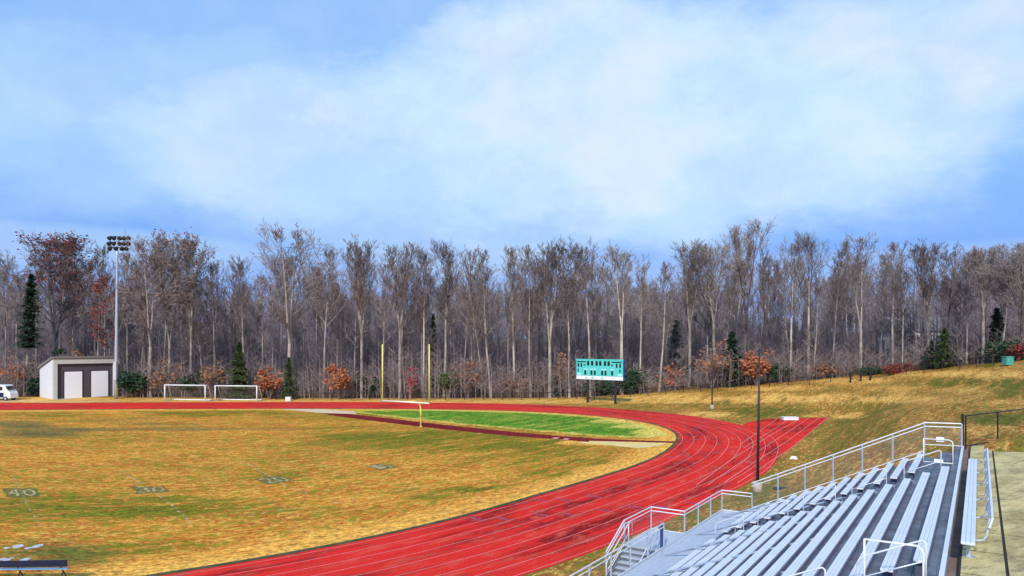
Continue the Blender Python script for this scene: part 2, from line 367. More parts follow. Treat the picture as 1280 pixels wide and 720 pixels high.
for px, py, dd in zip(TL_PX, TL_Y, TL_D):
    z = CAM_H-(py-430)/F*dd
    for add, dz in ((0, 0), (30, .8), (75, 3.0), (150, 9.0), (420, 12)):
        Y = dd+add; ctl.append(((px-640)/F*Y, Y, z+dz))
for s, t, z in ((8, 9, 5.05), (8, 4.5, 2.9), (8, 0, .8), (8, -4, 0), (20, 9, 5.2), (20, 3, 2.6), (20, -3, .5), (20, 16, 6.4), (40, 9, 5.2), (40, 2, 2.4), (40, -5, .2), (40, 18, 6.9),
                (70, 10, 5.6), (70, 1, 2.3), (70, -7, .3), (62, 25, 8), (60, 40, 8.5), (20, 40, 7), (-60, -2, 0), (-60, 9, 5), (-60, 20, 5.4), (-20, -2, 0), (-20, 9, 5), (-20, 20, 5.4), (-20, 45, 6), (-100, 40, 6),
                (-60, -30, 0), (-120, -10, 0), (90, -20, .6), (82, -8, .9), (86, -32, .3)):
    p = W(s, t); ctl.append((p.x, p.y, z))
for i in range(0, len(OUT), 14): ctl.append((OUT[i, 0], OUT[i, 1], 0))
ctl = np.array(ctl); SCL = 100.
def tps_fit(P, z, lam=2e-4):
    n = len(P); d = np.linalg.norm(P[:, None]-P[None], axis=2); K = np.where(d > 0, d*d*np.log(d+1e-12), 0)+lam*np.eye(n)
    Q = np.c_[np.ones(n), P]; Am = np.block([[K, Q], [Q.T, np.zeros((3, 3))]]); return np.linalg.solve(Am, np.r_[z, 0, 0, 0])
TW = tps_fit(ctl[:, :2]/SCL, ctl[:, 2])
def heights(x, y):
    x = np.asarray(x, float).ravel(); y = np.asarray(y, float).ravel(); z = np.empty(x.shape)
    xc = np.clip(x, -260, 260); yc = np.clip(y, -110, 540)
    for i in range(0, len(x), 8000):
        X, Y = xc[i:i+8000]/SCL, yc[i:i+8000]/SCL
        d = np.sqrt((X[:, None]-ctl[None, :, 0]/SCL)**2+(Y[:, None]-ctl[None, :, 1]/SCL)**2)
        z[i:i+8000] = np.where(d > 0, d*d*np.log(d+1e-12), 0)@TW[:-3]+TW[-3]+TW[-2]*X+TW[-1]*Y
    z = np.maximum(z, 0)
    ins = in_poly(x, y, flat_poly) | in_poly(x, y, [(c.x, c.y) for c in chute]); d = dist_pts(x, y, edge_pts); d[ins] = 0
    q = np.clip((d-1.0)/7, 0, 1); z *= q*q*(3-2*q)
    s, t = (x-B0.x)*U.x+(y-B0.y)*U.y, (x-B0.x)*V.x+(y-B0.y)*V.y
    cap = np.where(t < 8.9, np.maximum(.36*(t+1.6), 0), 4.95); inside = (s < 7.4) & (s > -70) & (t < 17) & (t > -3)
    z = np.where(inside, np.minimum(z, cap), z)
    return z
def H(x, y): return float(heights([x], [y])[0])

# pixel-shaped ground patches: (px, py, rx, ry, channel, amount) laid down where they lie on the ground
def masks(x, y, z, patches):
    m = np.zeros((len(x), 3)); ok = y > 5; yy = np.where(ok, y, 5)
    px = 640+F*x/yy; py = 430+F*(CAM_H-z)/yy
    for (cx, cy, rx, ry, ch, am) in patches:
        e = ((px-cx)/rx)**2+((py-cy)/ry)**2; m[:, ch] += np.where(ok, am*np.clip(1.3-e, 0, 1), 0)
    return np.clip(m, 0, 1)

# ------------------------------------------------------------------ terrain sheet
def axis(*segs):
    a = []
    for lo, hi, st in segs: a += list(np.arange(lo, hi, st))
    return np.array(sorted(set(a)))
gx = axis((-1500, -200, 60), (-200, -104, 6), (-104, 96, 1.7), (96, 220, 5), (220, 1500, 60))
gy = axis((-500, -60, 40), (-60, 20, 5), (20, 150, 1.7), (150, 300, 5), (300, 2000, 80))
XX, YY = np.meshgrid(gx, gy); x, y = XX.ravel(), YY.ravel(); z = heights(x, y)
px_ = 640+F*x/np.maximum(y, 1); tlz = np.interp(px_, TL_PX, TL_D)
wood = np.clip((y-(tlz+.5))/2.5, 0, 1)*(y > 60)
rough_n = np.array([mnoise.noise((a*.06, b*.06, 3.3))*.5+mnoise.noise((a*.2, b*.2, 7.3))*.25 for a, b in zip(x, y)])
dedge = dist_pts(x, y, edge_pts)
hillm = np.clip(dedge/12-.2, 0, 1)*(z > .3)
z += rough_n*.55*np.clip(hillm, 0, 1)*(1-((ST(x, y)[0] < 8) & (ST(x, y)[1] > -4) & (ST(x, y)[1] < 18)))
hill_patches = [(640, 500, 700, 5, 0, .9), (20, 500, 130, 4, 0, .8), (800, 494, 90, 4, 0, .8), (960, 485, 70, 3.5, 0, .9), (1060, 476, 60, 4, 0, .9), (1170, 467, 60, 4, 0, .9), (1240, 468, 45, 5, 0, 1), (1120, 486, 40, 5, 0, .5),
                (1040, 496, 30, 4, 0, .9), (965, 495, 30, 4, 0, .9), (890, 518, 45, 4, 0, .9), (985, 498, 60, 5, 0, .3), (1235, 538, 55, 8, 0, .6), (1130, 497, 50, 4, 0, .6), (1215, 487, 50, 5, 0, .5), (1060, 521, 22, 3.2, 0, 1), (1018, 519.5, 16, 2, 0, 1),
                (950, 515, 70, 6, 1, .8), (1000, 500, 110, 8, 1, .25), (1200, 478, 45, 7, 1, .6), (1265, 485, 30, 14, 1, .8), (1250, 522, 50, 10, 1, .7), (1230, 455, 30, 5, 1, .6), (880, 504, 60, 5, 1, .45), (1080, 545, 60, 22, 1, .25), (960, 612, 60, 22, 1, .35), (1120, 520, 60, 14, 1, .2)]
mk = masks(x, y, z, hill_patches); mk *= (1-wood)[:, None]; mk[:, 2] = wood
mk[:, 0] = np.clip(mk[:, 0]+wood*.0, 0, 1)
nx, ny = len(gx), len(gy); faces = [(j*nx+i, j*nx+i+1, (j+1)*nx+i+1, (j+1)*nx+i) for j in range(ny-1) for i in range(nx-1)]
me = bpy.data.meshes.new('ground'); me.from_pydata(np.c_[x, y, z].tolist(), [], faces); me.update(); me.polygons.foreach_set('use_smooth', [True]*len(me.polygons))
s_, t_ = ST(x, y); set_uv(me, np.c_[s_, t_]); set_mask(me, mk)
tag(link('ground', me, M['hill']), kind='structure')

# ------------------------------------------------------------------ playing field (dry turf)
FP = (-37.74409, -54.76811, 10.1857, 0.82125, 0.07067, 0.00749, 825.368, -0.07624, 0.00663)
def lens_uv(x, y):
    """field-aligned metres of a spot of turf: follows the mowing direction of the real field"""
    yy = np.maximum(y, 5); px = 640+F*x/yy; py = 430+F*CAM_H/yy
    X0, Y0, h, yaw, pit, rol, f, k, k2 = FP
    Fv = np.array([math.sin(yaw)*math.cos(pit), math.cos(yaw)*math.cos(pit), math.sin(pit)]); Rv = np.array([math.cos(yaw), -math.sin(yaw), 0]); Uv = np.cross(Rv, Fv)
    R2 = Rv*math.cos(rol)+Uv*math.sin(rol); U2 = -Rv*math.sin(rol)+Uv*math.cos(rol)
    a = (px-640)/f; b = (360-py)/f; rd = np.hypot(a, b)+1e-9; th = rd.copy()
    for _ in range(8): th = th-(th*(1+k*th**2+k2*th**4)-rd)/(1+3*k*th**2+5*k2*th**4)
    r = np.tan(np.minimum(th, 1.3)); a = a*r/rd; b = b*r/rd
    d = Fv[None]+R2[None]*a[:, None]+U2[None]*b[:, None]; q = -h/np.minimum(d[:, 2], -.02)
    return np.c_[X0+d[:, 0]*q, Y0+d[:, 1]*q]
fx = np.arange(-100, 60, 1.0); fy = np.arange(14, 122, 1.0); XX, YY = np.meshgrid(fx, fy); x, y = XX.ravel(), YY.ravel()
mid_poly = np.vstack([INN+NRM*.35, [[-160, 108], [-160, -60], [-60, -60]]])
dI = dist_pts(x, y, INN); ins = in_poly(x, y, mid_poly)
field_patches = [(255, 516, 110, 5, 1, .55), (420, 520, 90, 7, 1, .35), (560, 552, 190, 13, 1, .5), (470, 540, 110, 10, 1, .35), (700, 560, 60, 9, 1, .45), (650, 575, 120, 12, 1, .3), (150, 632, 260, 13, 1, .55), (60, 645, 120, 16, 1, .35),
                 (690, 592, 40, 6, 1, .6), (600, 612, 40, 5, 1, .7), (540, 622, 30, 4, 1, .6), (745, 578, 35, 5, 1, .5), (180, 688, 150, 12, 1, .45), (60, 695, 90, 22, 2, .45), (60, 695, 90, 18, 1, .4), (400, 592, 120, 9, 1, .25), (480, 610, 120, 12, 1, .2),
                 (20, 530, 45, 5, 2, .75), (55, 539, 60, 7, 2, .75), (130, 537, 50, 3, 2, .6), (230, 536, 70, 3.2, 2, .6), (200, 530, 60, 2.4, 2, .4), (340, 536, 60, 2.4, 2, .45), (30, 545, 60, 4, 2, .4), (150, 525, 60, 3, 2, .3),
                 (300, 640, 200, 10, 1, .2), (60, 518, 60, 3, 1, .4), (760, 553, 70, 4, 0, 1), (640, 505, 900, 7.5, 0, .0)]
mk = masks(x, y, np.zeros_like(x), field_patches)
near = np.clip(1.2-dI/3.0, 0, 1)*np.where(y > 80, .8, 1.0); mk[:, 0] = np.clip(mk[:, 0]+near, 0, 1); mk[:, 1] *= (1-near*.8)
nx = len(fx); faces = []
keep = ins | (dI < 1.2)
for j in range(len(fy)-1):
    for i in range(nx-1):
        q = (j*nx+i, j*nx+i+1, (j+1)*nx+i+1, (j+1)*nx+i)
        if all(keep[k] for k in q) and any(ins[k] for k in q): faces.append(q)
me = bpy.data.meshes.new('field_turf'); me.from_pydata(np.c_[x, y, np.full_like(x, .006)].tolist(), [], faces); me.update()
set_uv(me, lens_uv(x, y)); set_mask(me, mk); tag(link('field', me, M['field']), kind='structure')

def sheet(name, pxs, z, m, sub=0, kind='structure', maskf=None, uvf=None, world=None):
    P = world if world else [G(a, b) for a, b in pxs]; P = [(p[0], p[1]) for p in P]; Pn = np.array(P)
    x0, y0 = Pn.min(0); x1, y1 = Pn.max(0)
    if not sub:
        me = bpy.data.meshes.new(name); me.from_pydata([(a, b, z) for a, b in P], [], [tuple(range(len(P)))]); me.update(); set_uv(me, np.array([ST(a, b) for a, b in P]))
    o = link(name, me, m); tag(o, kind=kind); return o

# green D-shaped infield behind the goal, ragged edge, own fine mesh
dz_px = [(428, 514.4), (445, 512.8), (500, 512.2), (560, 512.7), (640, 514.5), (700, 517.4), (755, 521.8), (795, 527.5), (822, 534), (838, 541), (840, 546.5), (800, 547.8), (740, 546), (700, 542), (640, 536.8), (560, 529.8), (500, 523), (455, 518)]
dzp = np.array([(p.x, p.y) for p in (G(*q) for q in dz_px)])
fx = np.arange(dzp[:, 0].min()-1, dzp[:, 0].max()+1, .8); fy = np.arange(dzp[:, 1].min()-1, dzp[:, 1].max()+1, .8); XX, YY = np.meshgrid(fx, fy); x, y = XX.ravel(), YY.ravel()
ins = in_poly(x, y, dzp); seg = np.vstack([np.linspace(dzp[i], dzp[(i+1) % len(dzp)], 40) for i in range(len(dzp))]); dd = dist_pts(x, y, seg)
mk = np.zeros((len(x), 3)); mk[:, 0] = np.clip(1-dd/2.2, 0, 1); mk[:, 1] = np.clip(dd/3.0, 0, .9)
mk2 = masks(x, y, np.zeros_like(x), [(815, 541, 26, 5, 0, .8), (790, 533, 30, 3, 0, .6), (760, 527, 30, 3, 0, .5), (700, 532, 60, 3, 0, .25)]); mk[:, 0] = np.clip(mk[:, 0]+mk2[:, 0], 0, 1); mk[:, 1] *= 1-.7*mk2[:, 0]
nx = len(fx); faces = [q for j in range(len(fy)-1) for i in range(nx-1) for q in [(j*nx+i, j*nx+i+1, (j+1)*nx+i+1, (j+1)*nx+i)] if all(ins[k] for k in q)]
me = bpy.data.meshes.new('infield_turf'); me.from_pydata(np.c_[x, y, np.full_like(x, .012)].tolist(), [], faces); me.update(); set_uv(me, lens_uv(x, y)); set_mask(me, mk)
tag(link('infield_grass', me, M['infield']), kind='structure')

# runway behind the goal, sand pits
sheet('runway', [(401, 516.6), (433, 517.4), (470, 521.2), (526, 527.8), (560, 531.6), (640, 540), (700, 545.2), (742, 548), (735, 552.6), (700, 549.4), (640, 545.2), (560, 537.2), (526, 533.6), (470, 526.6), (433, 522), (410, 518.2)], .016, M['runway'])
sheet('runway_extension', [(736, 548.0), (800, 550.6), (852, 552.2), (852, 554), (800, 552.6), (734, 551)], .014, M['runway'])
for i, (a, b) in enumerate(((686, 706),)):
    sheet('runway_marking', [(689, 548.2), (696, 548.8), (700, 547.2), (693, 546.8)], .020, M['line']); sheet('runway_marking', [(703, 549.6), (709, 550), (712, 548.6), (706, 548.1)], .020, M['line'])
sheet('sand_pit', [(350, 511.3), (400, 511.4), (441, 514.2), (447, 517.6), (430, 517.2), (404, 516.4), (380, 514.3)], .013, M['sand_pale'])
sheet('sand_pit', [(722, 553.4), (736, 551.4), (835, 554), (822, 557.5), (800, 560.5), (760, 556.6)], .013, M['sand'])
# running track
tag(band(0, 9.6, .012, 'running_track', M['track'], frac=True), kind='structure')
me = bpy.data.meshes.new('chute'); me.from_pydata([(p.x, p.y, .008) for p in chute], [], [tuple(range(len(chute)))[::-1]]); me.update(); set_uv(me, [ST(p.x, p.y) for p in chute])
tag(link('track_chute', me, M['track']), kind='structure')
for k in range(9):
    o = .35+k*1.13
    tag(band(o-.019, o+.019, .017, 'lane_line', M['line'], frac=True, i1=min(len(INN), iap+75)), kind='structure')
def strip(pts, wd, z, name, m):
    v = []; f = []
    for i, p in enumerate(pts):
        d = (pts[min(i+1, len(pts)-1)]-pts[max(i-1, 0)]); d.z = 0; d.normalize(); nrm = Vector((d.y, -d.x, 0))*wd/2
        v += [(p.x-nrm.x, p.y-nrm.y, z), (p.x+nrm.x, p.y+nrm.y, z)]
    for i in range(len(pts)-1): f.append((2*i, 2*i+1, 2*i+3, 2*i+2))
    me = bpy.data.meshes.new(name); me.from_pydata(v, [], f); me.update(); return tag(link(name, me, m), kind='structure')
for a in ([(922, 603.4), (950, 585.8), (988.8, 560.2), (1035, 522)], [(905, 603.5), (940, 580), (980, 554.5), (1024, 522.3)], [(885, 606), (930, 575.5), (972, 548.5), (1011, 522.8)], [(870, 607), (915, 574), (962, 545), (1000, 523.2)], [(930, 560), (988, 523.4)], [(925, 556), (972, 523.3)]):
    P = [G(*q) for q in a]; Q = []
    for p, q in zip(P, P[1:]): Q += [p.lerp(q, i/6) for i in range(6)]
    strip(Q+[P[-1]], .055, .021, 'lane_line', M['line'])
# worn bluish exchange-zone marks across the lanes
M['scuff'] = mat('bluish_scuff', (.36, .06, .10), .8, var=.4, scale=3)
for base_a, lanes_ in ((ARC[iap]-47, 8), (ARC[iap]-41, 3), (ARC[iap]-20, 6), (ARC[iap]-9, 7), (ARC[iap]-2, 7), (ARC[iap]+6, 5)):
    for k in range(lanes_):
        aa = base_a+k*1.6; i = int(np.searchsorted(ARC, aa)); kk = WID[i]/9.6; o0 = (.35+k*1.13+.12)*kk; o1 = (.35+(k+1)*1.13-.12)*kk
        c = [INN[i]+NRM[i]*o for o in (o0, o1)]; t2 = tg[i]*.13
        me = bpy.data.meshes.new('lane_mark'); me.from_pydata([(c[0][0]-t2[0], c[0][1]-t2[1], .0155), (c[1][0]-t2[0], c[1][1]-t2[1], .0155), (c[1][0]+t2[0], c[1][1]+t2[1], .0155), (c[0][0]+t2[0], c[0][1]+t2[1], .0155)], [], [(0, 1, 2, 3)]); tag(link('lane_mark', me, M['scuff']), kind='structure')
# low dark kerb with a drain gap along the inside of the track
kb = MB(); kz = .05
idx = range(0, len(INN)-1)
a = INN-NRM*.02; b = INN-NRM*.28
for i in idx:
    k = len(kb.v)
    if i == 0:
        for q in (a[0], b[0]): kb.v += [(q[0], q[1], 0), (q[0], q[1], kz)]
    k0 = len(kb.v)-4
    for q in (a[i+1], b[i+1]): kb.v += [(q[0], q[1], 0), (q[0], q[1], kz)]
    k1 = k0+4
    kb.f += [(k0, k1, k1+1, k0+1), (k0+1, k1+1, k1+3, k0+3), (k0+2, k0+3, k1+3, k1+2)]
tag(obj('kerb', kb, M['kerb']), kind='structure')
# narrow path beyond the far straight on the left, in front of the shed
sheet('path', [(-60, 501.8), (60, 501.9), (150, 501.6), (150, 500.0), (110, 499.4), (60, 499.6), (-60, 499.6)], .010, M['sand_pale'])

def faint_mat(name='worn_line_paint', col=(.62, .50, .28), sc=1.8, lo=.48, hi=.62):
    t = NT(name); t.b.inputs['Base Color'].default_value = (*col, 1); t.b.inputs['Roughness'].default_value = .9
    co = t.new('ShaderNodeTexCoord').outputs['Object']; a = t.noise(co, sc, 4, .8); k = t.ramp(a, lo, hi)
    tr = t.new('ShaderNodeBsdfTransparent'); mx = t.new('ShaderNodeMixShader'); t.l.new(k, mx.inputs[0]); t.l.new(tr.outputs[0], mx.inputs[1]); t.l.new(t.b.outputs[0], mx.inputs[2]); t.l.new(mx.outputs[0], t.n['Material Output'].inputs[0]); return t.m
M['faint'] = faint_mat()
M['mark_green'] = faint_mat('worn_green_paint', (.11, .14, .025), 3.5, .36, .58)
M['mark_white'] = faint_mat('worn_number_paint', (.74, .56, .24), 4.5, .38, .60)
# ------------------------------------------------------------------ worn yard numbers
def bil(q, a, b):
    TLc, TRc, BR, BL = q; return TLc*(1-a)*(1-b)+TRc*a*(1-b)+BR*a*b+BL*(1-a)*b
marks = [('40', [(2, 610.4), (47, 610.4), (51, 621.2), (7.5, 622)], 'faded white number 40 on green at the left edge of the field'),
         ('30', [(163, 608.5), (207, 607.8), (213.5, 614.6), (170, 618)], 'white number 30 on a dark green patch between the 40 and the 20'),
         ('20', [(315.5, 598.4), (350, 594.6), (372, 601), (334, 606)], 'white number 20 on a dark green patch between the 30 and the 10'),
         ('10', [(454, 582), (477, 579.4), (500, 583.8), (475.5, 588)], 'white number 10 on a dark green patch nearest the yellow goalpost')]
for txt, q, lab in marks:
    q = [G(*p) for p in q]; c = bil(q, .5, .5)
    mb = MB(); n = 9; ring = []
    for (a0, b0), (a1, b1) in zip(((0, 0), (1, 0), (1, 1), (0, 1)), ((1, 0), (1, 1), (0, 1), (0, 0))):
        for i in range(n):
            u = i/n; p = bil(q, a0+(a1-a0)*u, b0+(b1-b0)*u); d = (c-p).normalized()*random.uniform(-.02, .16); ring.append(p+d)
    mb.v = [(p.x, p.y, .010) for p in ring]; mb.f = [tuple(range(len(ring)))[::-1]]
    base = obj('field_number', mb, M['mark_green']); tag(base, lab, 'field marking', 'yard numbers painted on the field')
    for ch, x0 in ((txt[0], .10), (txt[1], .54)):
        cu = bpy.data.curves.new('t', 'FONT'); cu.body = ch; cu.size = 1; to = bpy.data.objects.new('t', cu); C.objects.link(to)
        dg = bpy.context.evaluated_depsgraph_get(); tm = bpy.data.meshes.new_from_object(to.evaluated_get(dg)); bpy.data.objects.remove(to)
        xs = [v.co.x for v in tm.vertices]; ys = [v.co.y for v in tm.vertices]
        for v in tm.vertices:
            a = x0+.36*(v.co.x-min(xs))/(max(xs)-min(xs)+1e-6); b = .86-.72*(v.co.y-min(ys))/(max(ys)-min(ys)+1e-6); p = bil(q, a, b); v.co = (p.x, p.y, .015)
        tm.materials.clear(); dgt = link('digit', tm, M['mark_white'], base)
# faint worn yard lines
for a in ([(14, 590), (26, 614), (36, 634), (52, 660)], [(150, 588), (188, 612), (215, 632), (240, 655)], [(343, 599), (372, 613), (420, 627)], [(300, 575), (343, 599)], [(300, 645), (420, 629), (540, 606)]):
    P = [G(*q) for q in a]; strip([p.lerp(q, i/5) for p, q in zip(P, P[1:]) for i in range(5)]+[P[-1]], .12, .0145, 'yard_line', M['faint'])
for k, (a, b, r) in enumerate(((23, 682.6, .5), (36, 685.6, .28), (46, 683, .42), (8.5, 685.4, .22), (1.5, 699.5, .34), (9, 700.3, .26), (31, 700, .40), (31, 703.4, .45), (15, 698, .16), (41, 704, .3))):
    p = G(a, b); mb = MB(); q = [(p.x+r*.62*random.uniform(.6, 1.2)*math.cos(i*.7), p.y+r*.7*random.uniform(.5, 1.2)*math.sin(i*.7)) for i in range(9)]; mb.prism(q, .004, .02+.01*random.random())
    tag(obj('line_chalk_pile', mb, M['chalk']), 'small scattered white chalk patch on the turf behind the dark bench', 'chalk patch', 'white chalk patches near the dark bench')

# ------------------------------------------------------------------ bleacher
RISE, TREAD, NR = .28, .61, 15
bl = empty('bleacher', W(-13, -1.8, 0), 'aluminium bleacher grandstand with rows of silver plank benches beside the red track', 'bleacher')
def foot_z(i): return .99+RISE*i
S_FAR = 7.35; AISLES = [(0, 1.65), (-15.25, -13.6)]; SEGS = [(1.65, S_FAR-.05), (-13.6, 0), (-24, -15.25)]
rest_br = MB()
for i in range(NR):
    t0 = i*TREAD; zs = foot_z(i)+.43
    for (a, b) in SEGS:
        if i >= 13 and a == 1.65: continue
        j1, j2 = random.uniform(-.04, .04), random.uniform(-.04, .04)
        sp = MB(); 
        for k in range(3):          # ribbed extruded plank
            sp.stbox(a+j1, b+j2, t0-.12+k*.082, t0-.12+k*.082+.076, zs-.035, zs)
        sp.stbox(a+j1, b+j2, t0-.118, t0+.118, zs-.05, zs-.036)
        seat = obj('bench_seat', sp, M['alu_lit'], bl)
        br = MB(); n = max(2, round((b-a)/2.6)+1)
        for k in range(n):
            q = a+.25+(b-a-.5)*k/(n-1); br = MB() if a == -13.6 else rest_br
            br.stbox(q-.03, q+.03, t0-.10, t0+.1305, foot_z(i)+.0, zs-.051); br.stbox(q-.04, q+.04, t0+.131, t0+.16, zs-.16, zs-.051)
            if a == -13.6: obj('support_bracket', br, M['bracket'], seat)
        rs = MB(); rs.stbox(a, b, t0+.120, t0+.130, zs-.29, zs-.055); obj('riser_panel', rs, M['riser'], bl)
    fb = MB()
    for k in range(2 if i < NR else 3):
        fb.stbox(-24, S_FAR-.03, t0-.455+k*.285, t0-.455+k*.285+.277, foot_z(i)-.04-.001*k, foot_z(i)-.001*k)
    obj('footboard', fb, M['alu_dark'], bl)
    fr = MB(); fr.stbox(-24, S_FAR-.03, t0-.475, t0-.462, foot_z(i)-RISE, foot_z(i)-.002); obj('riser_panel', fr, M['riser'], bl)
ztop = foot_z(15)
tag(obj('support_bracket', rest_br, M['bracket'], bl), kind='stuff')
wk = MB()
for k in range(2): wk.stbox(-24, S_FAR-.03, 14*TREAD+.14+k*.17, 14*TREAD+.14+k*.17+.165, ztop-.04-.001*k, ztop-.001*k)
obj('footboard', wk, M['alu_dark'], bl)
ed = MB(); ed.stbox(-24, S_FAR, 8.90, 8.99, ztop-.05, ztop+.06); obj('edge_plank', ed, M['alu_lit'], bl)
# aisle steps (half-height treads between the rows)
for (a, b) in AISLES[:2]:
    for i in range(1, NR):
        st = MB(); st.stbox(a+.25, b-.25, i*TREAD-.76, i*TREAD-.485, foot_z(i)-RISE/2-.03, foot_z(i)-RISE/2); obj('aisle_step', st, M['alu'], bl)
# front walkway platform
pf = MB()
for k in range(5): pf.stbox(-24, S_FAR-.03, -1.82+k*.275, -1.82+k*.275+.268, .94+.001*(k % 2), .985+.001*(k % 2))
obj('walkway_deck', pf, M['alu'], bl)
ld = MB()
for k in range(6): ld.stbox(-1.45, 1.65, -3.5+k*.278, -3.5+k*.278+.27, .94+.001*(k % 2), .986)
obj('landing_deck', ld, M['alu'], bl)
fe = MB(); fe.stbox(-24, -1.0, -1.87, -1.825, .84, 1.03); fe.stbox(1.65, S_FAR, -1.87, -1.825, .84, 1.03); fe.stbox(S_FAR, S_FAR+.05, -1.87, 0, .84, 1.03); fe.stbox(1.655, 1.70, -3.5, -1.88, .84, 1.03); obj('deck_edge', fe, M['alu'], bl)
# stairs down towards the camera
for k in range(6):
    st = MB(); z1 = .985-.165*(k+1); s1 = -1.46-k*.29; st.stbox(s1-.30, s1, -3.4, -1.95, z1-.04, z1); obj('stair_step', st, M['alu'], bl)
    rr = MB(); rr.stbox(s1-.004, s1+.004, -3.4, -1.95, z1+.002, z1+.12); obj('stair_riser', rr, M['alu_dark'], bl)
sg = MB()
for t0 in (-3.45, -1.92): sg.tube([W(-1.45, t0, .88), W(-3.25, t0, .02)], .06, 4)
obj('stair_stringer', sg, M['alu_dark'], bl)
# under-structure
us = MB()
for s0 in (-22, -18, -14, -10, -6, -2, 1.9, 5.9):
    us.tube([W(s0, -1.7, .9), W(s0, 8.8, 4.95)], .05, 4)
    for t0 in (-1.7, .4, 2.6, 4.8, 6.6): us.tube([W(s0, t0, max(0, .36*(t0+1.6))-.1), W(s0, t0, .93+.386*(t0+1.7)-.05)], .04, 4)
obj('frame', us, M['steel'], bl)
# guard rails
POSTED = set()
def guard(pts_bot, h, post_every, name='guard_rail', mid=True, hs=None, posts=True, mesh=M['chain'], end_posts=(1, 1), rail_m=M['alu_lit']):
    """pts_bot: floor-level points; h: height of the top rail"""
    g = MB(); P = [Vector(p) for p in pts_bot]; up = Vector((0, 0, 1))
    g.tube([p+up*h for p in P], .028, 8)
    rail = obj(name, g, rail_m, bl)
    obj('mid_rail', MB().tube([p+up*(h-.17) for p in P], .024, 8), rail_m, rail); obj('bottom_rail', MB().tube([p+up*.08 for p in P], .02, 6), rail_m, rail)
    for a, b in zip(P, P[1:]):
        n = max(1, round((b-a).length/post_every))
        for i in range(n+1):
            p = a.lerp(b, i/n); key = (round(p.x, 1), round(p.y, 1))
            if key in POSTED: continue
            POSTED.add(key); obj('post', MB().box(p+up*(h/2-.05), (.03, 0, 0), (0, .03, 0), (0, 0, h/2+.04)), M['post'], rail)
    me = bpy.data.meshes.new('wire_mesh'); v = []; f = []; uv = []; acc = 0
    for a, b in zip(P, P[1:]):
        k = len(v); ln = (b-a).length; v += [a+up*.09, b+up*.09, b+up*(h-.18), a+up*(h-.18)]; uv += [(acc, 0), (acc+ln, 0), (acc+ln, h-.27), (acc, h-.27)]; f.append((k, k+1, k+2, k+3)); acc += ln
    off = bl.location; me.from_pydata([tuple(Vector(q)-off) for q in v], [], f); me.update(); set_uv(me, uv); link('wire_mesh', me, mesh, rail)
    return rail
guard([W(1.62, -1.86, .97), W(S_FAR, -1.86, .97)], 1.1, 1.9)
guard([W(S_FAR, -1.86, .97), W(S_FAR, -.30, .97)], 1.1, 1.6)
guard([W(1.62, -3.5, .97), W(1.62, -1.86, .97)], 1.1, 1.6)
guard([W(-1.45, -3.5, .97), W(1.62, -3.5, .97)], 1.1, 3.1)
guard([W(-3.3, -3.5, .02), W(-1.45, -3.5, .97)], 1.1, 2.1)
guard([W(-24, -1.86, .97), W(-1.0, -1.86, .97)], 1.1, 1.83)
guard([W(S_FAR, -.30, 1.25), W(S_FAR, 7.45, 4.82)], 1.36, 1.45)
guard([W(S_FAR, 7.45, 5.12), W(S_FAR, 8.9, 5.15)], 1.08, 1.5)
# dark banner-like wind screen on the inner stair guard
ws = MB(); ws.stbox(-1.32, -.99, -1.90, -1.885, 1.02, 1.98); obj('kick_screen', ws, M['blue_edge'], bl)
for t0 in (-3.36, -2.02):
    hr = MB(); hr.tube([W(-.9, t0, 1.5), W(-.95, t0, 1.9), W(-1.25, t0, 1.95), W(-3.4, t0, .85), W(-3.55, t0, .72), W(-3.5, t0, .02)], .022, 8); hr.tube([W(-1.3, t0, 1.5), W(-3.4, t0, .45)], .018, 6); hr.tube([W(-1.3, t0, .98), W(-1.3, t0, 1.93)], .022, 6)
    obj('stair_handrail', hr, M['alu_lit'], bl, True)
# aisle handrail hoops
def hoop(s0, i):
    a = W(s0, i*TREAD-.18, foot_z(i)); b = W(s0, (i+2)*TREAD-.18, foot_z(i+2)); up = Vector((0, 0, 1)); hh = .92
    A1, B1 = a+up*hh, b+up*hh; d = (B1-A1).normalized(); r = .12
    pts = [a, A1-up*r*1.2, A1-up*r*.3+d*r*.35, A1+d*r*1.2, B1-d*r*1.4, B1-d*r*.5-up*r*.05, B1-up*r*.6, B1-up*r*1.5, b]
    m_ = MB(); m_.tube(pts, .019, 8); m_.tube([a+up*.5, b+up*.5], .015, 6); obj('aisle_handrail', m_, M['alu_lit'], bl, True)
for a, b in AISLES:
    for i in (0, 3, 6, 9, 12): hoop((a+b)/2, i+(.55 if a < -10 else 0))
    up = Vector((0, 0, 1)); s0 = b-.05 if a > -10 else a-.35
    m_ = MB(); c0, c1 = W(s0, 7.75, ztop-.02), W(s0, 8.72, ztop-.02)
    m_.tube([c0+up*.55, c0+up*.95, c1+up*.95-V*.1, c1+up*.9-V*.03, c1+up*.84, c1], .019, 8); m_.tube([c0+up*.06, c1+up*.06], .02, 6); m_.tube([c0+up*.06, c0+up*.95], .02, 6); obj('aisle_end_rail', m_, M['white'], bl, True)
# small signs on the upper far rail
sn = MB(); sn.box(W(1.66, 8.30, ztop+.93), U*.012, V*.13, (0, 0, .09)); obj('sign_plate', sn, M['white'], bl)
sn = MB(); sn.box(W(1.66, 8.25, ztop+.10), U*.012, V*.15, (0, 0, .06)); obj('sign_plate', sn, M['white'], bl)

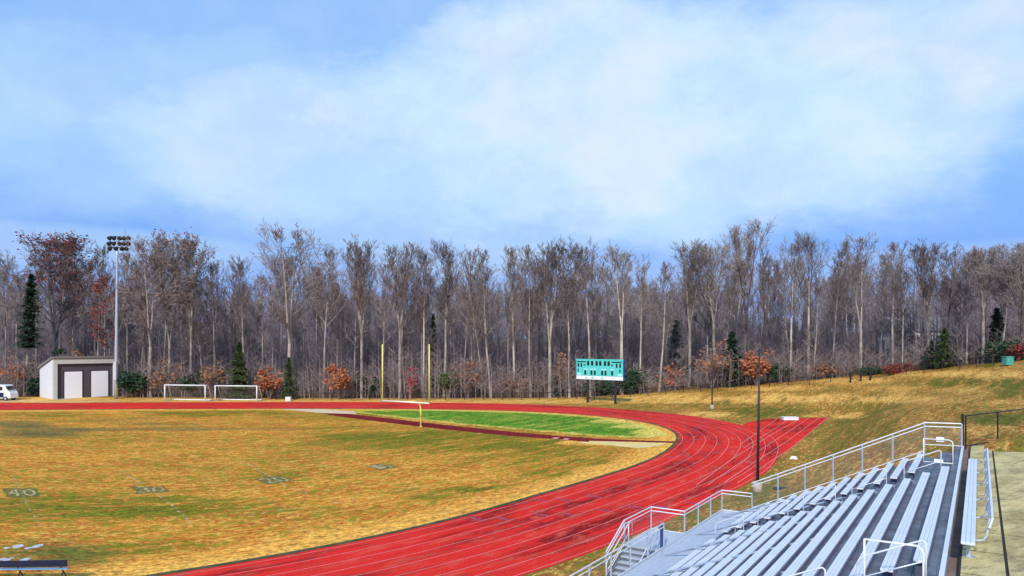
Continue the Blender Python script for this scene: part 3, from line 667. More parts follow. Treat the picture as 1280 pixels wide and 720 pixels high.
# ------------------------------------------------------------------ concrete walk at the top
def concrete_mat():
    t = NT('weathered_concrete'); co = t.new('ShaderNodeTexCoord').outputs['Object']
    rot = t.new('ShaderNodeMapping'); rot.inputs['Rotation'].default_value = (0, 0, -A); t.l.new(co, rot.inputs[0]); c = rot.outputs[0]
    a = t.noise(c, .5, 6, .7, (1, 2.2, 1)); b = t.noise(c, 1.6, 6, .8, (.8, 2.4, 1), (3, 3, 3)); g = t.noise(c, 30, 3, .7)
    col = t.mix(t.ramp(a, .35, .65), (.70, .55, .23), (.36, .27, .11)); col = t.mix(t.math('MULTIPLY', t.ramp(b, .50, .64), .7), col, (.20, .15, .07)); col = t.mix(t.math('MULTIPLY', t.ramp(b, .5, .28), .55), col, (.76, .66, .36))
    v = t.new('ShaderNodeVectorMath', operation='SCALE'); t.l.new(col, v.inputs[0]); t.l.new(t.ramp(g, .3, .7, .8, 1.15), v.inputs['Scale']); t.l.new(v.outputs[0], t.b.inputs['Base Color']); t.b.inputs['Roughness'].default_value = .92
    bp = t.new('ShaderNodeBump'); bp.inputs['Strength'].default_value = .3; bp.inputs['Distance'].default_value = .02; t.l.new(b, bp.inputs['Height']); t.l.new(bp.outputs[0], t.b.inputs['Normal']); return t.m
M['walk'] = concrete_mat(); M['joint'] = mat('joint_gap', (.03, .026, .02), .95)
zc = 5.16
def bow(s): return .0
cw = MB()
xs_t = [9.22, 10.05, 11.6, 13.2, 14.8, 16.4]; ss = [8.95, 6.6, 4.6, 2.6, .6, -1.4, -3.4, -5.4, -7.4, -9.4, -11.4, -13.4, -15.4, -17.4, -24]
def tt(t, s): return t + (0.0)
for a, b in zip(xs_t, xs_t[1:]):
    for c, d in zip(ss[1:], ss):
        j = .03; dz = random.uniform(-.004, .004)
        top_far = (lambda t: min(d, 8.0+max(0, t-9)*2.1)) if d > 8 else (lambda t: d)
        js = .035; P = [W(c+js, a+j), W(c+js, b-j), W(top_far(b)-js, b-j), W(top_far(a)-js, a+j)]
        cw.prism([(p.x, p.y) for p in P][::-1], zc-.3, zc+dz)
wo = obj('concrete_walk', cw, M['walk']); tag(wo, kind='structure')
g = MB(); g.stbox(-24, 8.9, 9.2, 16.4, zc-.35, zc-.009); tag(obj('walk_bed', g, M['joint']), kind='structure')
g = MB(); g.stbox(-24, 7.9, 9.0, 9.19, zc-.5, zc-.10); tag(obj('dirt_strip', g, M['dirt']), kind='structure')

# bench with a back on the walk
b1 = empty('park_bench', W(-6.5, 9.45, zc), 'long aluminium bench with a backrest standing on the concrete walk', 'bench')
sp = MB()
for k in range(3): sp.stbox(-12.6, .55, 9.24+k*.088, 9.24+k*.088+.083, zc+.41, zc+.45)
sp.stbox(-12.6, .55, 9.245, 9.50, zc+.39, zc+.409)
obj('seat', sp, M['alu_lit'], b1)
sp = MB(); sp.box(W(-5.9, 9.78, zc+.80), U*6.2, V*.022, Vector((0, 0, .11))+V*.03); obj('backrest', sp, M['alu_lit'], b1)
for k in range(6):
    s0 = -12.0+k*2.44
    lg = MB(); lg.stbox(s0-.05, s0+.05, 9.33, 9.41, zc+.012, zc+.39); lg.stbox(s0-.10, s0+.10, 9.27, 9.50, zc, zc+.012); obj('leg', lg, M['steel'], b1)
    ar = MB(); ar.tube([W(s0, 9.36, zc+.37), W(s0, 9.56, zc+.37), W(s0, 9.66, zc+.41), W(s0, 9.71, zc+.52), W(s0, 9.76, zc+.88)], .022, 6); obj('back_bracket', ar, M['alu'], b1, True)

# ------------------------------------------------------------------ fences
def fence(name, pts, h, every, label, m_post, m_mesh, r=.03, group=None, mid=False, wires=True, cat='fence'):
    P = [Vector(p) for p in pts]; root = empty(name, P[0], label, cat, group); up = Vector((0, 0, 1))
    rl = MB(); rl.tube([p+up*h for p in P], r, 6)
    if mid: rl.tube([p+up*.06 for p in P], r*.8, 6)
    obj('top_rail', rl, m_post, root)
    tot = sum((b-a).length for a, b in zip(P, P[1:])); n = min(90, int(tot/every)); ds = [tot*i/max(1, n) for i in range(n+1)]
    cum = [0]
    for a, b in zip(P, P[1:]): cum.append(cum[-1]+(b-a).length)
    for d in ds:
        k = max(0, min(len(P)-2, np.searchsorted(cum, d)-1)); u = (d-cum[k])/max(1e-6, cum[k+1]-cum[k]); p = P[k].lerp(P[k+1], u)
        pm = MB(); pm.tube([p-up*.15, p+up*(h+.03)], r*1.3, 6); obj('post', pm, m_post, root)
    v = []; f = []; uv = []
    for i, p in enumerate(P): v += [p+up*.03-P[0], p+up*(h-.02)-P[0]]; uv += [(cum[i], 0), (cum[i], h)]
    for i in range(len(P)-1): f.append((2*i, 2*i+2, 2*i+3, 2*i+1))
    me = bpy.data.meshes.new('wire_mesh'); me.from_pydata([tuple(q) for q in v], [], f); me.update(); set_uv(me, uv); link('wire_mesh', me, m_mesh, root)
    return root
# black fence along the far edge of the walk
p0 = W(7.75, 9.05, zc-.02); q0 = G(1300, 543.5, zc)
fence('chain_link_fence', [p0, p0.lerp(q0, .5), q0, q0+(q0-p0)*1.0], 1.42, 3.1, 'black chain link fence along the end of the concrete walk', M['black'], M['chain_black'], .03, mid=True)
ep = MB(); ep.tube([p0-V*.12+Vector((0, 0, -.3)), p0-V*.12+Vector((0, 0, 1.5))], .06, 8); tag(obj('fence_end_post', ep, M['black']), 'thick black post where the silver railing meets the black fence', 'post')
def on_ground(px, off=0.0):
    dpt = tl_depth(px)+off; X = (px-640)/F*dpt; return Vector((X, dpt, H(X, dpt)))
fl = [on_ground(px, -2.5) for px in np.linspace(345, 1010, 60)]
fence('chain_link_fence', fl, 1.25, 3.2, 'long black chain link fence along the foot of the woods behind the scoreboard', M['black'], M['chain_black'], .05)
fl = [on_ground(px, -4.5) for px in np.linspace(1012, 1330, 40)]
fence('chain_link_fence', fl, 1.25, 3.4, 'low wire fence climbing the grassy hill on the right', M['black'], M['chain_black'], .045)
fl = [on_ground(px, 1.0) for px in np.linspace(150, 344, 22)]
fence('chain_link_fence', fl, 1.5, 3.2, 'dark wire fence behind the two white soccer goals', M['black'], M['chain_black'], .045)
fl = [on_ground(px, 2.0) for px in np.linspace(16, 57, 6)]
fence('chain_link_fence', fl, 1.7, 2.4, 'short dark fence between the white van and the shed', M['black'], M['chain_black'], .05, mid=True)
for px, lab in ((1063, 'left thick black gate post on the grassy hill'), (1076, 'middle thick black gate post on the grassy hill'), (1088, 'right thick black gate post on the grassy hill')):
    p = on_ground(px, -8); mb = MB(); mb.tube([p+Vector((0, 0, -.2)), p+Vector((0, 0, 1.75))], .16, 8); mb.tube([p+Vector((0, 0, 1.75)), p+Vector((0, 0, 1.86))], [.18, .1], 8); tag(obj('gate_post', mb, M['black']), lab, 'post', 'thick gate posts on the hill')

# ------------------------------------------------------------------ dark bench at bottom left
bY = 29.4
def bx(px, z, y=0): return Vector(((px-640)/F*(bY+y), bY+y, z))
b2 = empty('team_bench', (bx(40, 0).x, bY+.3, 0), 'dark navy team bench seen from behind at the bottom left of the field', 'bench')
mb = MB(); a, b = bx(-60, .83), bx(84, .90); mb.box((a+b)/2-Vector((0, 0, .05)), (b-a)/2, (0, .02, 0), (0, 0, .135)); obj('backrest', mb, M['bench_blue'], b2)
mb = MB(); a, b = bx(-60, .56, .10), bx(85, .60, .10); mb.box((a+b)/2, (b-a)/2, (0, .07, 0), (0, 0, .02)); obj('seat', mb, M['bench_seat'], b2)
for px in (-50, 25, 79):
    p = bx(px, 0, .3); mb = MB(); mb.tube([p+Vector((0, .30, 0)), p+Vector((0, 0, .44)), p+Vector((0, -.28, .82))], .025, 6); mb.tube([p+Vector((.0, -.30, 0)), p+Vector((0, .02, .44))], .025, 6); obj('leg', mb, M['black'], b2)

# ------------------------------------------------------------------ football goalpost
gb = G(526, 533.5); gc = gb-U*2.75+Vector((0, 0, 3.12)); Vv = Vector((-V.x, -V.y, 0))
gp = empty('goalpost', gb, 'tall yellow gooseneck goalpost standing at the end of the football field', 'goalpost')
mb = MB(); mb.tube([gb+Vector((0, 0, -.1)), gb+Vector((0, 0, 2.0)), gb-U*.12+Vector((0, 0, 2.5)), gb-U*.5+Vector((0, 0, 2.9)), gb-U*1.1+Vector((0, 0, 3.06)), gc-U*0], .10, 12); obj('gooseneck', mb, M['yellow'], gp, True)
mb = MB(); mb.tube([gc-Vv*3.6, gc+Vv*3.6], .085, 10); obj('crossbar', mb, M['cream'], gp, True)
for k in (-1, 1):
    mb = MB(); mb.tube([gc+Vv*3.55*k, gc+Vv*3.55*k+Vector((0, 0, 6.65))], .07, 10); obj('upright', mb, M['yellow'], gp, True)
mb = MB(); mb.tube([gb+Vector((0, 0, .02)), gb+Vector((0, 0, .05))], .2, 12); obj('base_plate', mb, M['yellow'], gp)

# ------------------------------------------------------------------ scoreboard
a, b = G(734, 503.2), G(768.5, 505.4); ex = (b-a); ex.z = 0; wd0 = ex.length; ex.normalize(); nr = Vector((ex.y, -ex.x, 0))   # faces the camera side
bc = (a+b)/2
sb = empty('scoreboard', bc, 'teal and white football scoreboard on two dark posts before the trees', 'scoreboard')
dpt = bc.y; zt = CAM_H-(449.5-430)/F*dpt; zb = CAM_H-(475-430)/F*dpt; hw = 27/F*dpt/abs(ex.x); cz = (zt+zb)/2; hh = (zt-zb)/2
cen = Vector((bc.x-.35*ex.x, bc.y, cz))
def bd(u0, u1, v0, v1, d0, d1):
    """box on the board face; u, v in 0..1 (v from the top)"""
    c = cen+ex*(hw*(u0+u1-1))+Vector((0, 0, hh*(1-(v0+v1))))+nr*(d0+d1)/2; return MB().box(c, ex*hw*(u1-u0), nr*(d1-d0)/2, Vector((0, 0, hh*(v1-v0))))
obj('cabinet', bd(0, 1, 0, 1, -.28, 0), M['blue_edge'], sb)
obj('face_panel', bd(.012, .988, .02, .80, .002, .02), M['teal'], sb); obj('sponsor_panel', bd(.012, .988, .81, .985, .002, .02), M['white'], sb)
obj('panel_frame', bd(.0, 1, -.02, .025, -.1, .05), M['teal'], sb)
for u0, u1, v0, v1 in [(.03, .22, .09, .145), (.76, .96, .09, .145)] + [(u, u+.048, .075, .30) for u in (.245, .33, .425, .50, .60, .675)] + [(.04, .073, .19, .38), (.105, .138, .19, .38), (.845, .878, .19, .38), (.915, .948, .19, .38), (.17, .21, .24, .30), (.75, .79, .24, .30),
                       (.04, .065, .47, .61), (.915, .94, .47, .61), (.185, .225, .54, .76), (.32, .36, .54, .76), (.39, .43, .54, .76), (.545, .585, .54, .76), (.615, .655, .54, .76), (.75, .79, .54, .76)]:
    obj('digit_window', bd(u0, u1, v0, v1, .021, .05), M['screen'], sb)
for u0, u1, v0, v1 in [(.17, .26, .46, .51), (.31, .44, .46, .51), (.54, .66, .46, .51), (.73, .81, .46, .51), (.03, .11, .68, .78), (.88, .97, .68, .78)]: obj('caption_strip', bd(u0, u1, v0, v1, .021, .03), M['teal_light'], sb)
for u0, u1, v0, v1 in [(.21, .25, .86, .95), (.345, .375, .84, .89), (.33, .39, .895, .95), (.55, .58, .85, .95), (.76, .83, .90, .93)]: obj('emblem', bd(u0, u1, v0, v1, .021, .03), M['teal'], sb)
for p in (a, b):
    mb = MB(); mb.box(p-nr*.16+Vector((0, 0, (zt+0)/2-.4)), ex*.17, nr*.12, Vector((0, 0, zt/2-.1))); obj('post', mb, M['pole_dark'], sb)
mb = MB(); mb.box((a+b)/2-nr*.16+Vector((0, 0, 1.2)), ex*wd0/2, nr*.03, Vector((0, 0, .05))); obj('cross_bar', mb, M['pole_dark'], sb)

# ------------------------------------------------------------------ soccer goals
def soccer_goal(x0, x1, y0, y1, ytop, label):
    a, b = G(x0, y0), G(x1, y1); e = (b-a).normalized(); bk = Vector((-e.y, e.x, 0)); hgt = CAM_H-(ytop-430)/F*a.y
    r = empty('soccer_goal', (a+b)/2, label, 'soccer goal', 'portable soccer goals'); up = Vector((0, 0, 1)); rr = .10
    for p in (a, b):
        mb = MB(); mb.tube([p, p+up*hgt], rr, 8); obj('goal_post', mb, M['white'], r, True)
        mb = MB(); mb.tube([p+up*hgt, p+up*hgt+bk*.8, p+bk*2.0+up*.06], .05, 6); mb.tube([p+up*.06, p+bk*2.0+up*.06], .06, 6); obj('side_frame', mb, M['white'], r, True)
    mb = MB(); mb.tube([a-e*rr+up*hgt, b+e*rr+up*hgt], rr, 8); obj('crossbar', mb, M['white'], r, True)
    mb = MB(); mb.tube([a+bk*2+up*.08, b+bk*2+up*.08], .10, 6); obj('ground_bar', mb, M['white'], r, True)
    q = [a+up*hgt+bk*.8, b+up*hgt+bk*.8, b+bk*2+up*.1, a+bk*2+up*.1]; me = bpy.data.meshes.new('net'); me.from_pydata([tuple(p-r.location) for p in q], [], [(0, 1, 2, 3)]); me.update(); set_uv(me, [(0, 0), (7.3, 0), (7.3, 2.5), (0, 2.5)]); link('net', me, M['net'], r)
soccer_goal(206, 256.5, 501.0, 501.8, 481.2, 'left white soccer goal nearest the light pole')
soccer_goal(269, 321, 501.0, 501.6, 482.2, 'right white soccer goal farther from the light pole')
p = G(360.5, 501.6); mb = MB(); mb.box(p+Vector((0, 0, .38)), (.42, 0, 0), (0, .35, 0), (0, 0, .33)); mb.box(p+Vector((0, 0, .73)), (.46, 0, 0), (0, .39, 0), (0, 0, .02)); mb.box(p+Vector((0, 0, .02)), (.3, 0, 0), (0, .25, 0), (0, 0, .03)); tag(obj('storage_box', mb, M['white']), 'small white box on the grass right of the soccer goals', 'box')

# ------------------------------------------------------------------ shed
Dsh = 127.; a = Vector((-.638*Dsh, Dsh, 0)); baz = R(-47); bdir = Vector((math.sin(baz), math.cos(baz), 0)); adir = Vector((math.cos(baz), -math.sin(baz), 0))
Lf = 10.5; Ld = 8.0; zf = CAM_H-(448.5-430)/F*Dsh; zbk = zf-1.9
sh = empty('shed', a+adir*Lf/2+bdir*Ld/2, 'small pale garage building with two white roll-up doors beside the tall light pole', 'shed')
def shb(u0, u1, d0, d1, z0, z1): return MB().box(a+adir*(u0+u1)/2+bdir*(d0+d1)/2+Vector((0, 0, (z0+z1)/2)), adir*(u1-u0)/2, bdir*(d1-d0)/2, Vector((0, 0, (z1-z0)/2)))
# side walls with sloped tops
def side(u0, u1):
    mb = MB(); k = 0
    P = [a+adir*u0, a+adir*u1, a+adir*u1+bdir*Ld, a+adir*u0+bdir*Ld]; T = [zf, zf, zbk, zbk]
    mb.v = [tuple(p) for p in P]+[(p.x, p.y, z) for p, z in zip(P, T)]; mb.f = [(0, 3, 2, 1), (4, 5, 6, 7), (0, 1, 5, 4), (1, 2, 6, 5), (2, 3, 7, 6), (3, 0, 4, 7)]; return mb
obj('side_wall', side(0, .25), M['block'], sh); obj('side_wall', side(Lf-.25, Lf), M['block'], sh)
obj('back_wall', shb(.25, Lf-.25, Ld-.25, Ld, 0, zbk), M['block'], sh)
obj('pier', shb(.26, .75, 0, .3, 0, zf-.95), M['stucco'], sh); obj('pier', shb(Lf-.65, Lf-.26, 0, .3, 0, zf-.95), M['block'], sh)
obj('header', shb(.26, Lf-.26, 0, .35, zf-.94, zf-.05), M['stucco'], sh)
obj('brick_wall', shb(.26, Lf-.26, .36, .6, 0, zf-.1), M['brick'], sh)
dw = 2.85; dh = 4.75
for u0 in (1.9, 6.2):
    d = MB(); n = 14
    for k in range(n): d.v and None; mbx = shb(u0, u0+dw, .30, .345, .05+dh*k/n, .05+dh*(k+1)/n-.05); base = len(d.v); d.v += mbx.v; d.f += [tuple(base+i for i in q) for q in mbx.f]
    mbx = shb(u0, u0+dw, .335, .355, .05, .05+dh); base = len(d.v); d.v += mbx.v; d.f += [tuple(base+i for i in q) for q in mbx.f]
    obj('roll_up_door', d, M['white_ribbed'], sh)
    obj('door_frame', shb(u0-.14, u0-.02, .27, .355, 0, dh+.3), M['pole_dark'], sh)
    obj('door_frame', shb(u0+dw+.02, u0+dw+.12, .27, .355, 0, dh+.3), M['pole_dark'], sh)
mb = MB(); P = [a-adir*.3-bdir*.2, a+adir*(Lf+.3)-bdir*.2, a+adir*(Lf+.3)+bdir*(Ld+.4), a-adir*.3+bdir*(Ld+.4)]; dz = 1.9/Ld; T = [zf+.2*dz+.02, zf+.2*dz+.02, zbk-.4*dz+.02, zbk-.4*dz+.02]
mb.v = [(p.x, p.y, z) for p, z in zip(P, T)]+[(p.x, p.y, z+.32) for p, z in zip(P, T)]; mb.f = [(0, 3, 2, 1), (4, 5, 6, 7), (0, 1, 5, 4), (1, 2, 6, 5), (2, 3, 7, 6), (3, 0, 4, 7)]; obj('roof', mb, M['roof'], sh)
obj('door_step', shb(.5, Lf-.5, -1.8, -.02, -.05, .06), M['concrete_base'], sh)

# ------------------------------------------------------------------ stadium light
lp = G(145, 499.0); htop = CAM_H+(430-297)/F*lp.y
sl = empty('stadium_light', lp, 'very tall pale steel pole carrying three rows of floodlights beside the shed', 'light pole')
mb = MB(); mb.tube([lp+Vector((.25*i/8, 0, htop*i/8)) for i in range(9)], [.36-.2*i/8 for i in range(9)], 12); obj('pole', mb, M['steel'], sl, True)
mb = MB(); mb.box(lp+Vector((.1, -.45, 5.0)), (.24, 0, 0), (0, .14, 0), (0, 0, 1.6)); obj('control_box', mb, M['alu'], sl)
q = lp.y/F
tx = .25
for yy, xs in ((298, (138.3, 143.6, 150, 155.5, 161)), (304.8, (137.5, 143.4, 150, 155.5, 161)), (311, (138.8, 146, 153, 158))):
    zz = CAM_H+(430-yy)*q; mb = MB(); mb.tube([lp+Vector(((xs[0]-145.0)*q, 0, zz+.35)), lp+Vector(((xs[-1]-145.0)*q, 0, zz+.15))], .07, 6); arm = obj('cross_arm', mb, M['pole_dark'], sl)
    for k, xx in enumerate(xs):
        c = lp+Vector(((xx-145.0)*q, -.15, zz+.1)); fd = Vector((.35 if k > 1 else -.25, -.6, -.55)).normalized()
        fm = MB(); fm.tube([c-fd*.42, c-fd*.12, c+fd*.30, c+fd*.34], [.13, .28, .42, .40], 10); fm.tube([c, c+Vector((0, .15, .25))], .05, 6); obj('floodlight', fm, M['pole_dark'], arm, True)

# ------------------------------------------------------------------ dark slim lamp poles
def slim_pole(foot, top, lab, lean):
    r = empty('light_pole', foot, lab, 'light pole', 'slim dark poles by the track'); ht = top
    mb = MB(); mb.tube([foot+Vector((0, 0, -.2)), foot+Vector((0, 0, .62))], .30, 14); obj('concrete_base', mb, M['concrete_base'], r, True)
    mb = MB(); mb.tube([foot+Vector((0, 0, .6)), foot+Vector((lean*.5, 0, ht*.5)), foot+Vector((lean, 0, ht))], [.10, .085, .055], 10); mb.tube([foot+Vector((0, 0, .6)), foot+Vector((0, 0, .72))], .16, 8); obj('shaft', mb, M['pole_dark'], r, True)
slim_pole(G(947, 614, .05), 9.25, 'dark slim pole on a concrete base right behind the bleacher railing', .12)
slim_pole(G(890, 511.0, .0), 9.0, 'distant dark slim pole on the grass beyond the end of the track', .1)

# ------------------------------------------------------------------ white van
vp = G(-8, 500.5); vn = empty('van', vp, 'white van cut off at the left edge of the picture', 'van')
def vx(px): return (px+8)*vp.y/F
prof = [(-5.2, .45), (-5.2, 2.55), (-4.9, 2.72), (vx(9), 2.72), (vx(11.5), 2.62), (vx(15), 1.75), (vx(17.5), 1.35), (vx(18), .9), (vx(17.8), .45)]
mb = MB(); n = len(prof); w2 = 1.0
mb.v = [(vp.x+a_, vp.y-w2, b_) for a_, b_ in prof]+[(vp.x+a_, vp.y+w2, b_) for a_, b_ in prof]; mb.f = [tuple(range(n)), tuple(range(n, 2*n))[::-1]]+[(i, i+n, (i+1) % n+n, (i+1) % n) for i in range(n)]
obj('body', mb, M['white'], vn)
mb = MB(); mb.box((vp.x+vx(3), vp.y-w2-.012, 2.12), (.72, 0, 0), (0, .012, 0), (0, 0, .33)); obj('side_window', mb, M['glass'], vn)
mb = MB(); q_ = [(vx(11.7), 2.5), (vx(12.1), 2.5), (vx(15.2), 1.85), (vx(14.7), 1.8)]; mb.v = [(vp.x+a_, vp.y-w2-.02, b_) for a_, b_ in q_]+[(vp.x+a_, vp.y+w2-.1, b_) for a_, b_ in q_]; mb.f = [(0, 1, 2, 3), (7, 6, 5, 4), (0, 4, 5, 1), (1, 5, 6, 2), (2, 6, 7, 3), (3, 7, 4, 0)]; obj('windscreen', mb, M['glass'], vn)
mb = MB(); mb.box((vp.x+vx(3.5), vp.y-w2-.015, 1.0), (.85, 0, 0), (0, .012, 0), (0, 0, .42)); obj('dark_lower_panel', mb, M['bench_blue'], vn)
for xx in (vx(12), -4.0):
    for yy in (-w2+.05, w2-.05):
        mb = MB(); c = Vector((vp.x+xx, vp.y+yy, .38)); mb.tube([c-Vector((0, .13, 0)), c+Vector((0, .13, 0))], .38, 18); wl = obj('wheel', mb, M['rubber'], vn); mb = MB(); mb.tube([c-Vector((0, .145, 0)), c-Vector((0, .10, 0))], .2, 12); obj('rim', mb, M['steel'], wl)

# ------------------------------------------------------------------ small things on the hill
p = G(987, 525.2); mb = MB(); mb.box(p+Vector((0, 0, .22)), (.95, 0, 0), (0, .5, 0), (0, 0, .16)); mb.box(p+Vector((0, 0, .40)), (1.0, 0, 0), (0, .54, 0), (0, 0, .025)); mb.box(p+Vector((-.7, 0, .03)), (.08, 0, 0), (0, .4, 0), (0, 0, .05)); mb.box(p+Vector((.7, 0, .03)), (.08, 0, 0), (0, .4, 0), (0, 0, .05)); tag(obj('equipment_chest', mb, M['white']), 'flat white chest standing at the end of the track chute', 'chest')
s = [(c.x, c.y) for c in (G(960, 525.6), G(974, 522.0), G(1000, 520.6), G(1006, 522.2), G(978, 526.4))]
c0 = G(1018, 519.5); c0 = Vector((c0.x, c0.y, H(c0.x, c0.y)))
P = (991.5, 574.0); p = G(*P, .6); 
def hit(px, py):
    lo, hi = 20., 160.
    prev = None
    for k in range(400):
        Y = 22+k*.5; z = CAM_H-(py-430)/F*Y; X = (px-640)/F*Y
        if z <= H(X, Y): return Vector((X, Y, H(X, Y)))
    return G(px, py)
p = hit(992, 575); mb = MB()
mb.tube([p+Vector((-.3, 0, .06)), p+Vector((-.1, .05, .16)), p+Vector((.15, 0, .14)), p+Vector((.32, -.05, .04))], [.05, .15, .17, .05], 8); tag(obj('plastic_bag', mb, M['white']), 'crumpled white bag lying on the grass between the track and the railing', 'bag')
p = hit(977, 612); mb = MB(); mb.tube([p+Vector((0, 0, -.05)), p+Vector((0, 0, .06))], .55, 16); mb.tube([p+Vector((0, 0, .06)), p+Vector((0, 0, .09))], .45, 16); tag(obj('drain_cover', mb, M['black']), 'round black drain cover in the grass behind the bleacher railing', 'drain cover')
p = on_ground(1260, -5); mb = MB(); mb.box(p+Vector((0, 0, .55)), (.5, 0, 0), (0, .45, 0), (0, 0, .5)); mb.box(p+Vector((0, 0, 1.08)), (.54, 0, 0), (0, .5, 0), (0, 0, .05)); mb.box(p+Vector((0, 0, .03)), (.58, 0, 0), (0, .55, 0), (0, 0, .06)); tag(obj('utility_box', mb, M['green_box']), 'small green utility box at the top of the hill before the trees', 'utility box')
# pale house behind the trees on the right
hp = Vector(((1150-640)/F*150, 150, 0)); hp.z = H(hp.x, hp.y)+.2
hs = empty('house', hp, 'white house half hidden behind the bare trees on the right', 'house')
mb = MB(); mb.box(hp+Vector((0, 0, 3.0)), (6.5, 0, 0), (0, 4.5, 0), (0, 0, 3.0)); obj('wall', mb, M['white'], hs)
mb = MB(); zz = hp.z+6.0
mb.v = [(hp.x-7, hp.y-5, zz), (hp.x+7, hp.y-5, zz), (hp.x+7, hp.y+5, zz), (hp.x-7, hp.y+5, zz), (hp.x-7, hp.y, zz+3), (hp.x+7, hp.y, zz+3)]; mb.f = [(0, 1, 5, 4), (2, 3, 4, 5), (1, 2, 5), (3, 0, 4), (0, 3, 2, 1)]; obj('roof', mb, M['roof'], hs)
for xx in (-4.2, -1.4, 1.4, 4.2):
    for z0 in (1.6, 4.4):
        mb = MB(); mb.box(hp+Vector((xx, -4.53, z0)), (.55, 0, 0), (0, .03, 0), (0, 0, .7)); obj('window', mb, M['glass'], hs)

# ------------------------------------------------------------------ trees
def perp(d):
    a = Vector((0, 0, 1)) if abs(d.z) < .95 else Vector((1, 0, 0)); x = d.cross(a).normalized(); return x, d.cross(x).normalized()
class Tree:
    def __init__(s, seed): s.rg = random.Random(seed); s.t = MB(); s.c = MB(); s.tips = []
    def seg(s, mb, pts, rr, n): mb.tube(pts, rr, n, caps=False)
    def grow(s, p, d, ln, r, lvl, P):
        rg = s.rg; k = 3 if lvl < P['lv'] else 1; pts = [p.copy()]; dd = d.copy()
        for i in range(k):
            x, y = perp(dd); dd = (dd+x*rg.uniform(-1, 1)*P['wob']+y*rg.uniform(-1, 1)*P['wob']+Vector((0, 0, P['up']*(1 if lvl < 3 else .5)))).normalized(); pts.append(pts[-1]+dd*ln/k)
        rmin = P['rmin']; re = max(rmin, r*.4); rr = [r+(re-r)*i/k for i in range(k+1)]
        s.seg(s.c, pts, rr, 4 if lvl == 1 else 3)
        if lvl >= P['lv']: s.tips.append(pts[-1]); return
        nb = P['n'][lvl-1]
        for j in range(nb):
            u = .25+.75*(j+rg.random()*.8)/nb; u = min(.999, u); i = int(u*k); q = pts[i].lerp(pts[i+1], u*k-i)
            x, y = perp(dd); th = rg.uniform(0, 6.283); sp = P['spread']*rg.uniform(.7, 1.3); nd = (dd*math.cos(sp)+(x*math.cos(th)+y*math.sin(th))*math.sin(sp)).normalized()
            s.grow(q, nd, ln*rg.uniform(.38, .6)*(1.15-.35*u), max(rmin, r*(1-u*.6)*.5), lvl+1, P)
    def make(s, Ht, r0, cb, cw, n1, P, fork=0, lean=.02):
        rg = s.rg; stems = [(Vector((0, 0, 0)), Vector((rg.uniform(-lean, lean), rg.uniform(-lean, lean), 1)).normalized(), Ht, r0, 0.)]
        if fork:
            z0 = Ht*fork; base = Vector((0, 0, z0)); s.seg(s.t, [Vector((0, 0, -.6)), Vector((0, 0, .3)), Vector((.05, 0, z0*.5)), base], [r0*1.5, r0*1.12, r0, r0*.85], 8)
            nf = rg.choice((2, 3, 3)); ph = rg.uniform(0, 3)
            stems = [(base, Vector((math.cos(ph+i*6.283/nf)*rg.uniform(.06, .24), math.sin(ph+i*6.283/nf)*rg.uniform(.06, .24), 1)).normalized(), Ht-z0, r0*.62, cb if i else 0.) for i in range(nf)]
        for (b, d, hh, r, _) in stems:
            k = 9; pts = [b.copy()]; dd = d.copy()
            for i in range(k):
                x, y = perp(dd); dd = (dd+x*rg.uniform(-1, 1)*.035+y*rg.uniform(-1, 1)*.035+Vector((0, 0, .06))).normalized(); pts.append(pts[-1]+dd*hh/k)
            rr = [max(P['rmin'], r*(1-(i/k)**1.15*.93)) for i in range(k+1)]
            if not fork: rr[0] = r*1.35; pts[0] = pts[0]-Vector((0, 0, .6))
            s.seg(s.t, pts, rr, 7)
            c0 = cb if not fork else .12
            nn = n1 if not fork else int(n1*.62)
            for j in range(nn):
                u = c0+(1-c0)*((j+rg.random())/nn)**.9; u = min(.995, u); i = int(u*k); q = pts[i].lerp(pts[i+1], u*k-i); v = (u-c0)/(1-c0)
                prof = (math.sin(math.pi*min(1, .25+v*.75))**.7)*(.55+.45*rg.random()) if not P.get('low') else rg.uniform(.5, 1)
                ang = R(rg.uniform(*P['ang']))*(1-.35*v); th = rg.uniform(0, 6.283)
                nd = Vector((math.cos(th)*math.sin(ang), math.sin(th)*math.sin(ang), math.cos(ang)))
                s.grow(q, nd, cw*prof, max(P['rmin'], rr[i]*.5), 1, P)
        # a few dead side sprigs lower down the stem
        return s
POP = dict(lv=4, n=(5, 4, 3), spread=.58, wob=.2, up=.17, rmin=.022, ang=(20, 52))
OAK = dict(lv=4, n=(5, 4, 4), spread=.72, wob=.20, up=.11, rmin=.024, ang=(32, 62))
SLM = dict(lv=3, n=(6, 4), spread=.6, wob=.16, up=.12, rmin=.022, ang=(25, 55))
HN = 26.0
def store(tr, name): return tr.t.data('trunk'), tr.c.data('crown'), tr.tips
VAR = {'pop': [], 'oak': [], 'slim': [], 'fork': []}
for i in range(8): VAR['pop'].append(store(Tree(100+i).make(HN, .21+.02*(i % 3), random.uniform(.30, .52), random.uniform(6.4, 8.8), 24, POP, lean=.07), 'pop'))
for i in range(5): VAR['fork'].append(store(Tree(200+i).make(HN, .26,   .45, 6.8, 26, POP, fork=random.uniform(.28, .55)), 'fork'))
for i in range(3): VAR['oak'].append(store(Tree(300+i).make(HN, .30, .35, 8.4, 22, OAK, fork=.34), 'oak'))
for i in range(5): VAR['slim'].append(store(Tree(400+i).make(HN*.8, .12, random.uniform(.3, .5), 4.6, 24, SLM), 'slim'))
for k_, L_ in VAR.items():
    for a_, b_, _ in L_:
        a_.materials.append(M['bark']); b_.materials.append(M['twig'])
NH = {'pop': HN, 'fork': HN, 'oak': HN, 'slim': HN*.8}
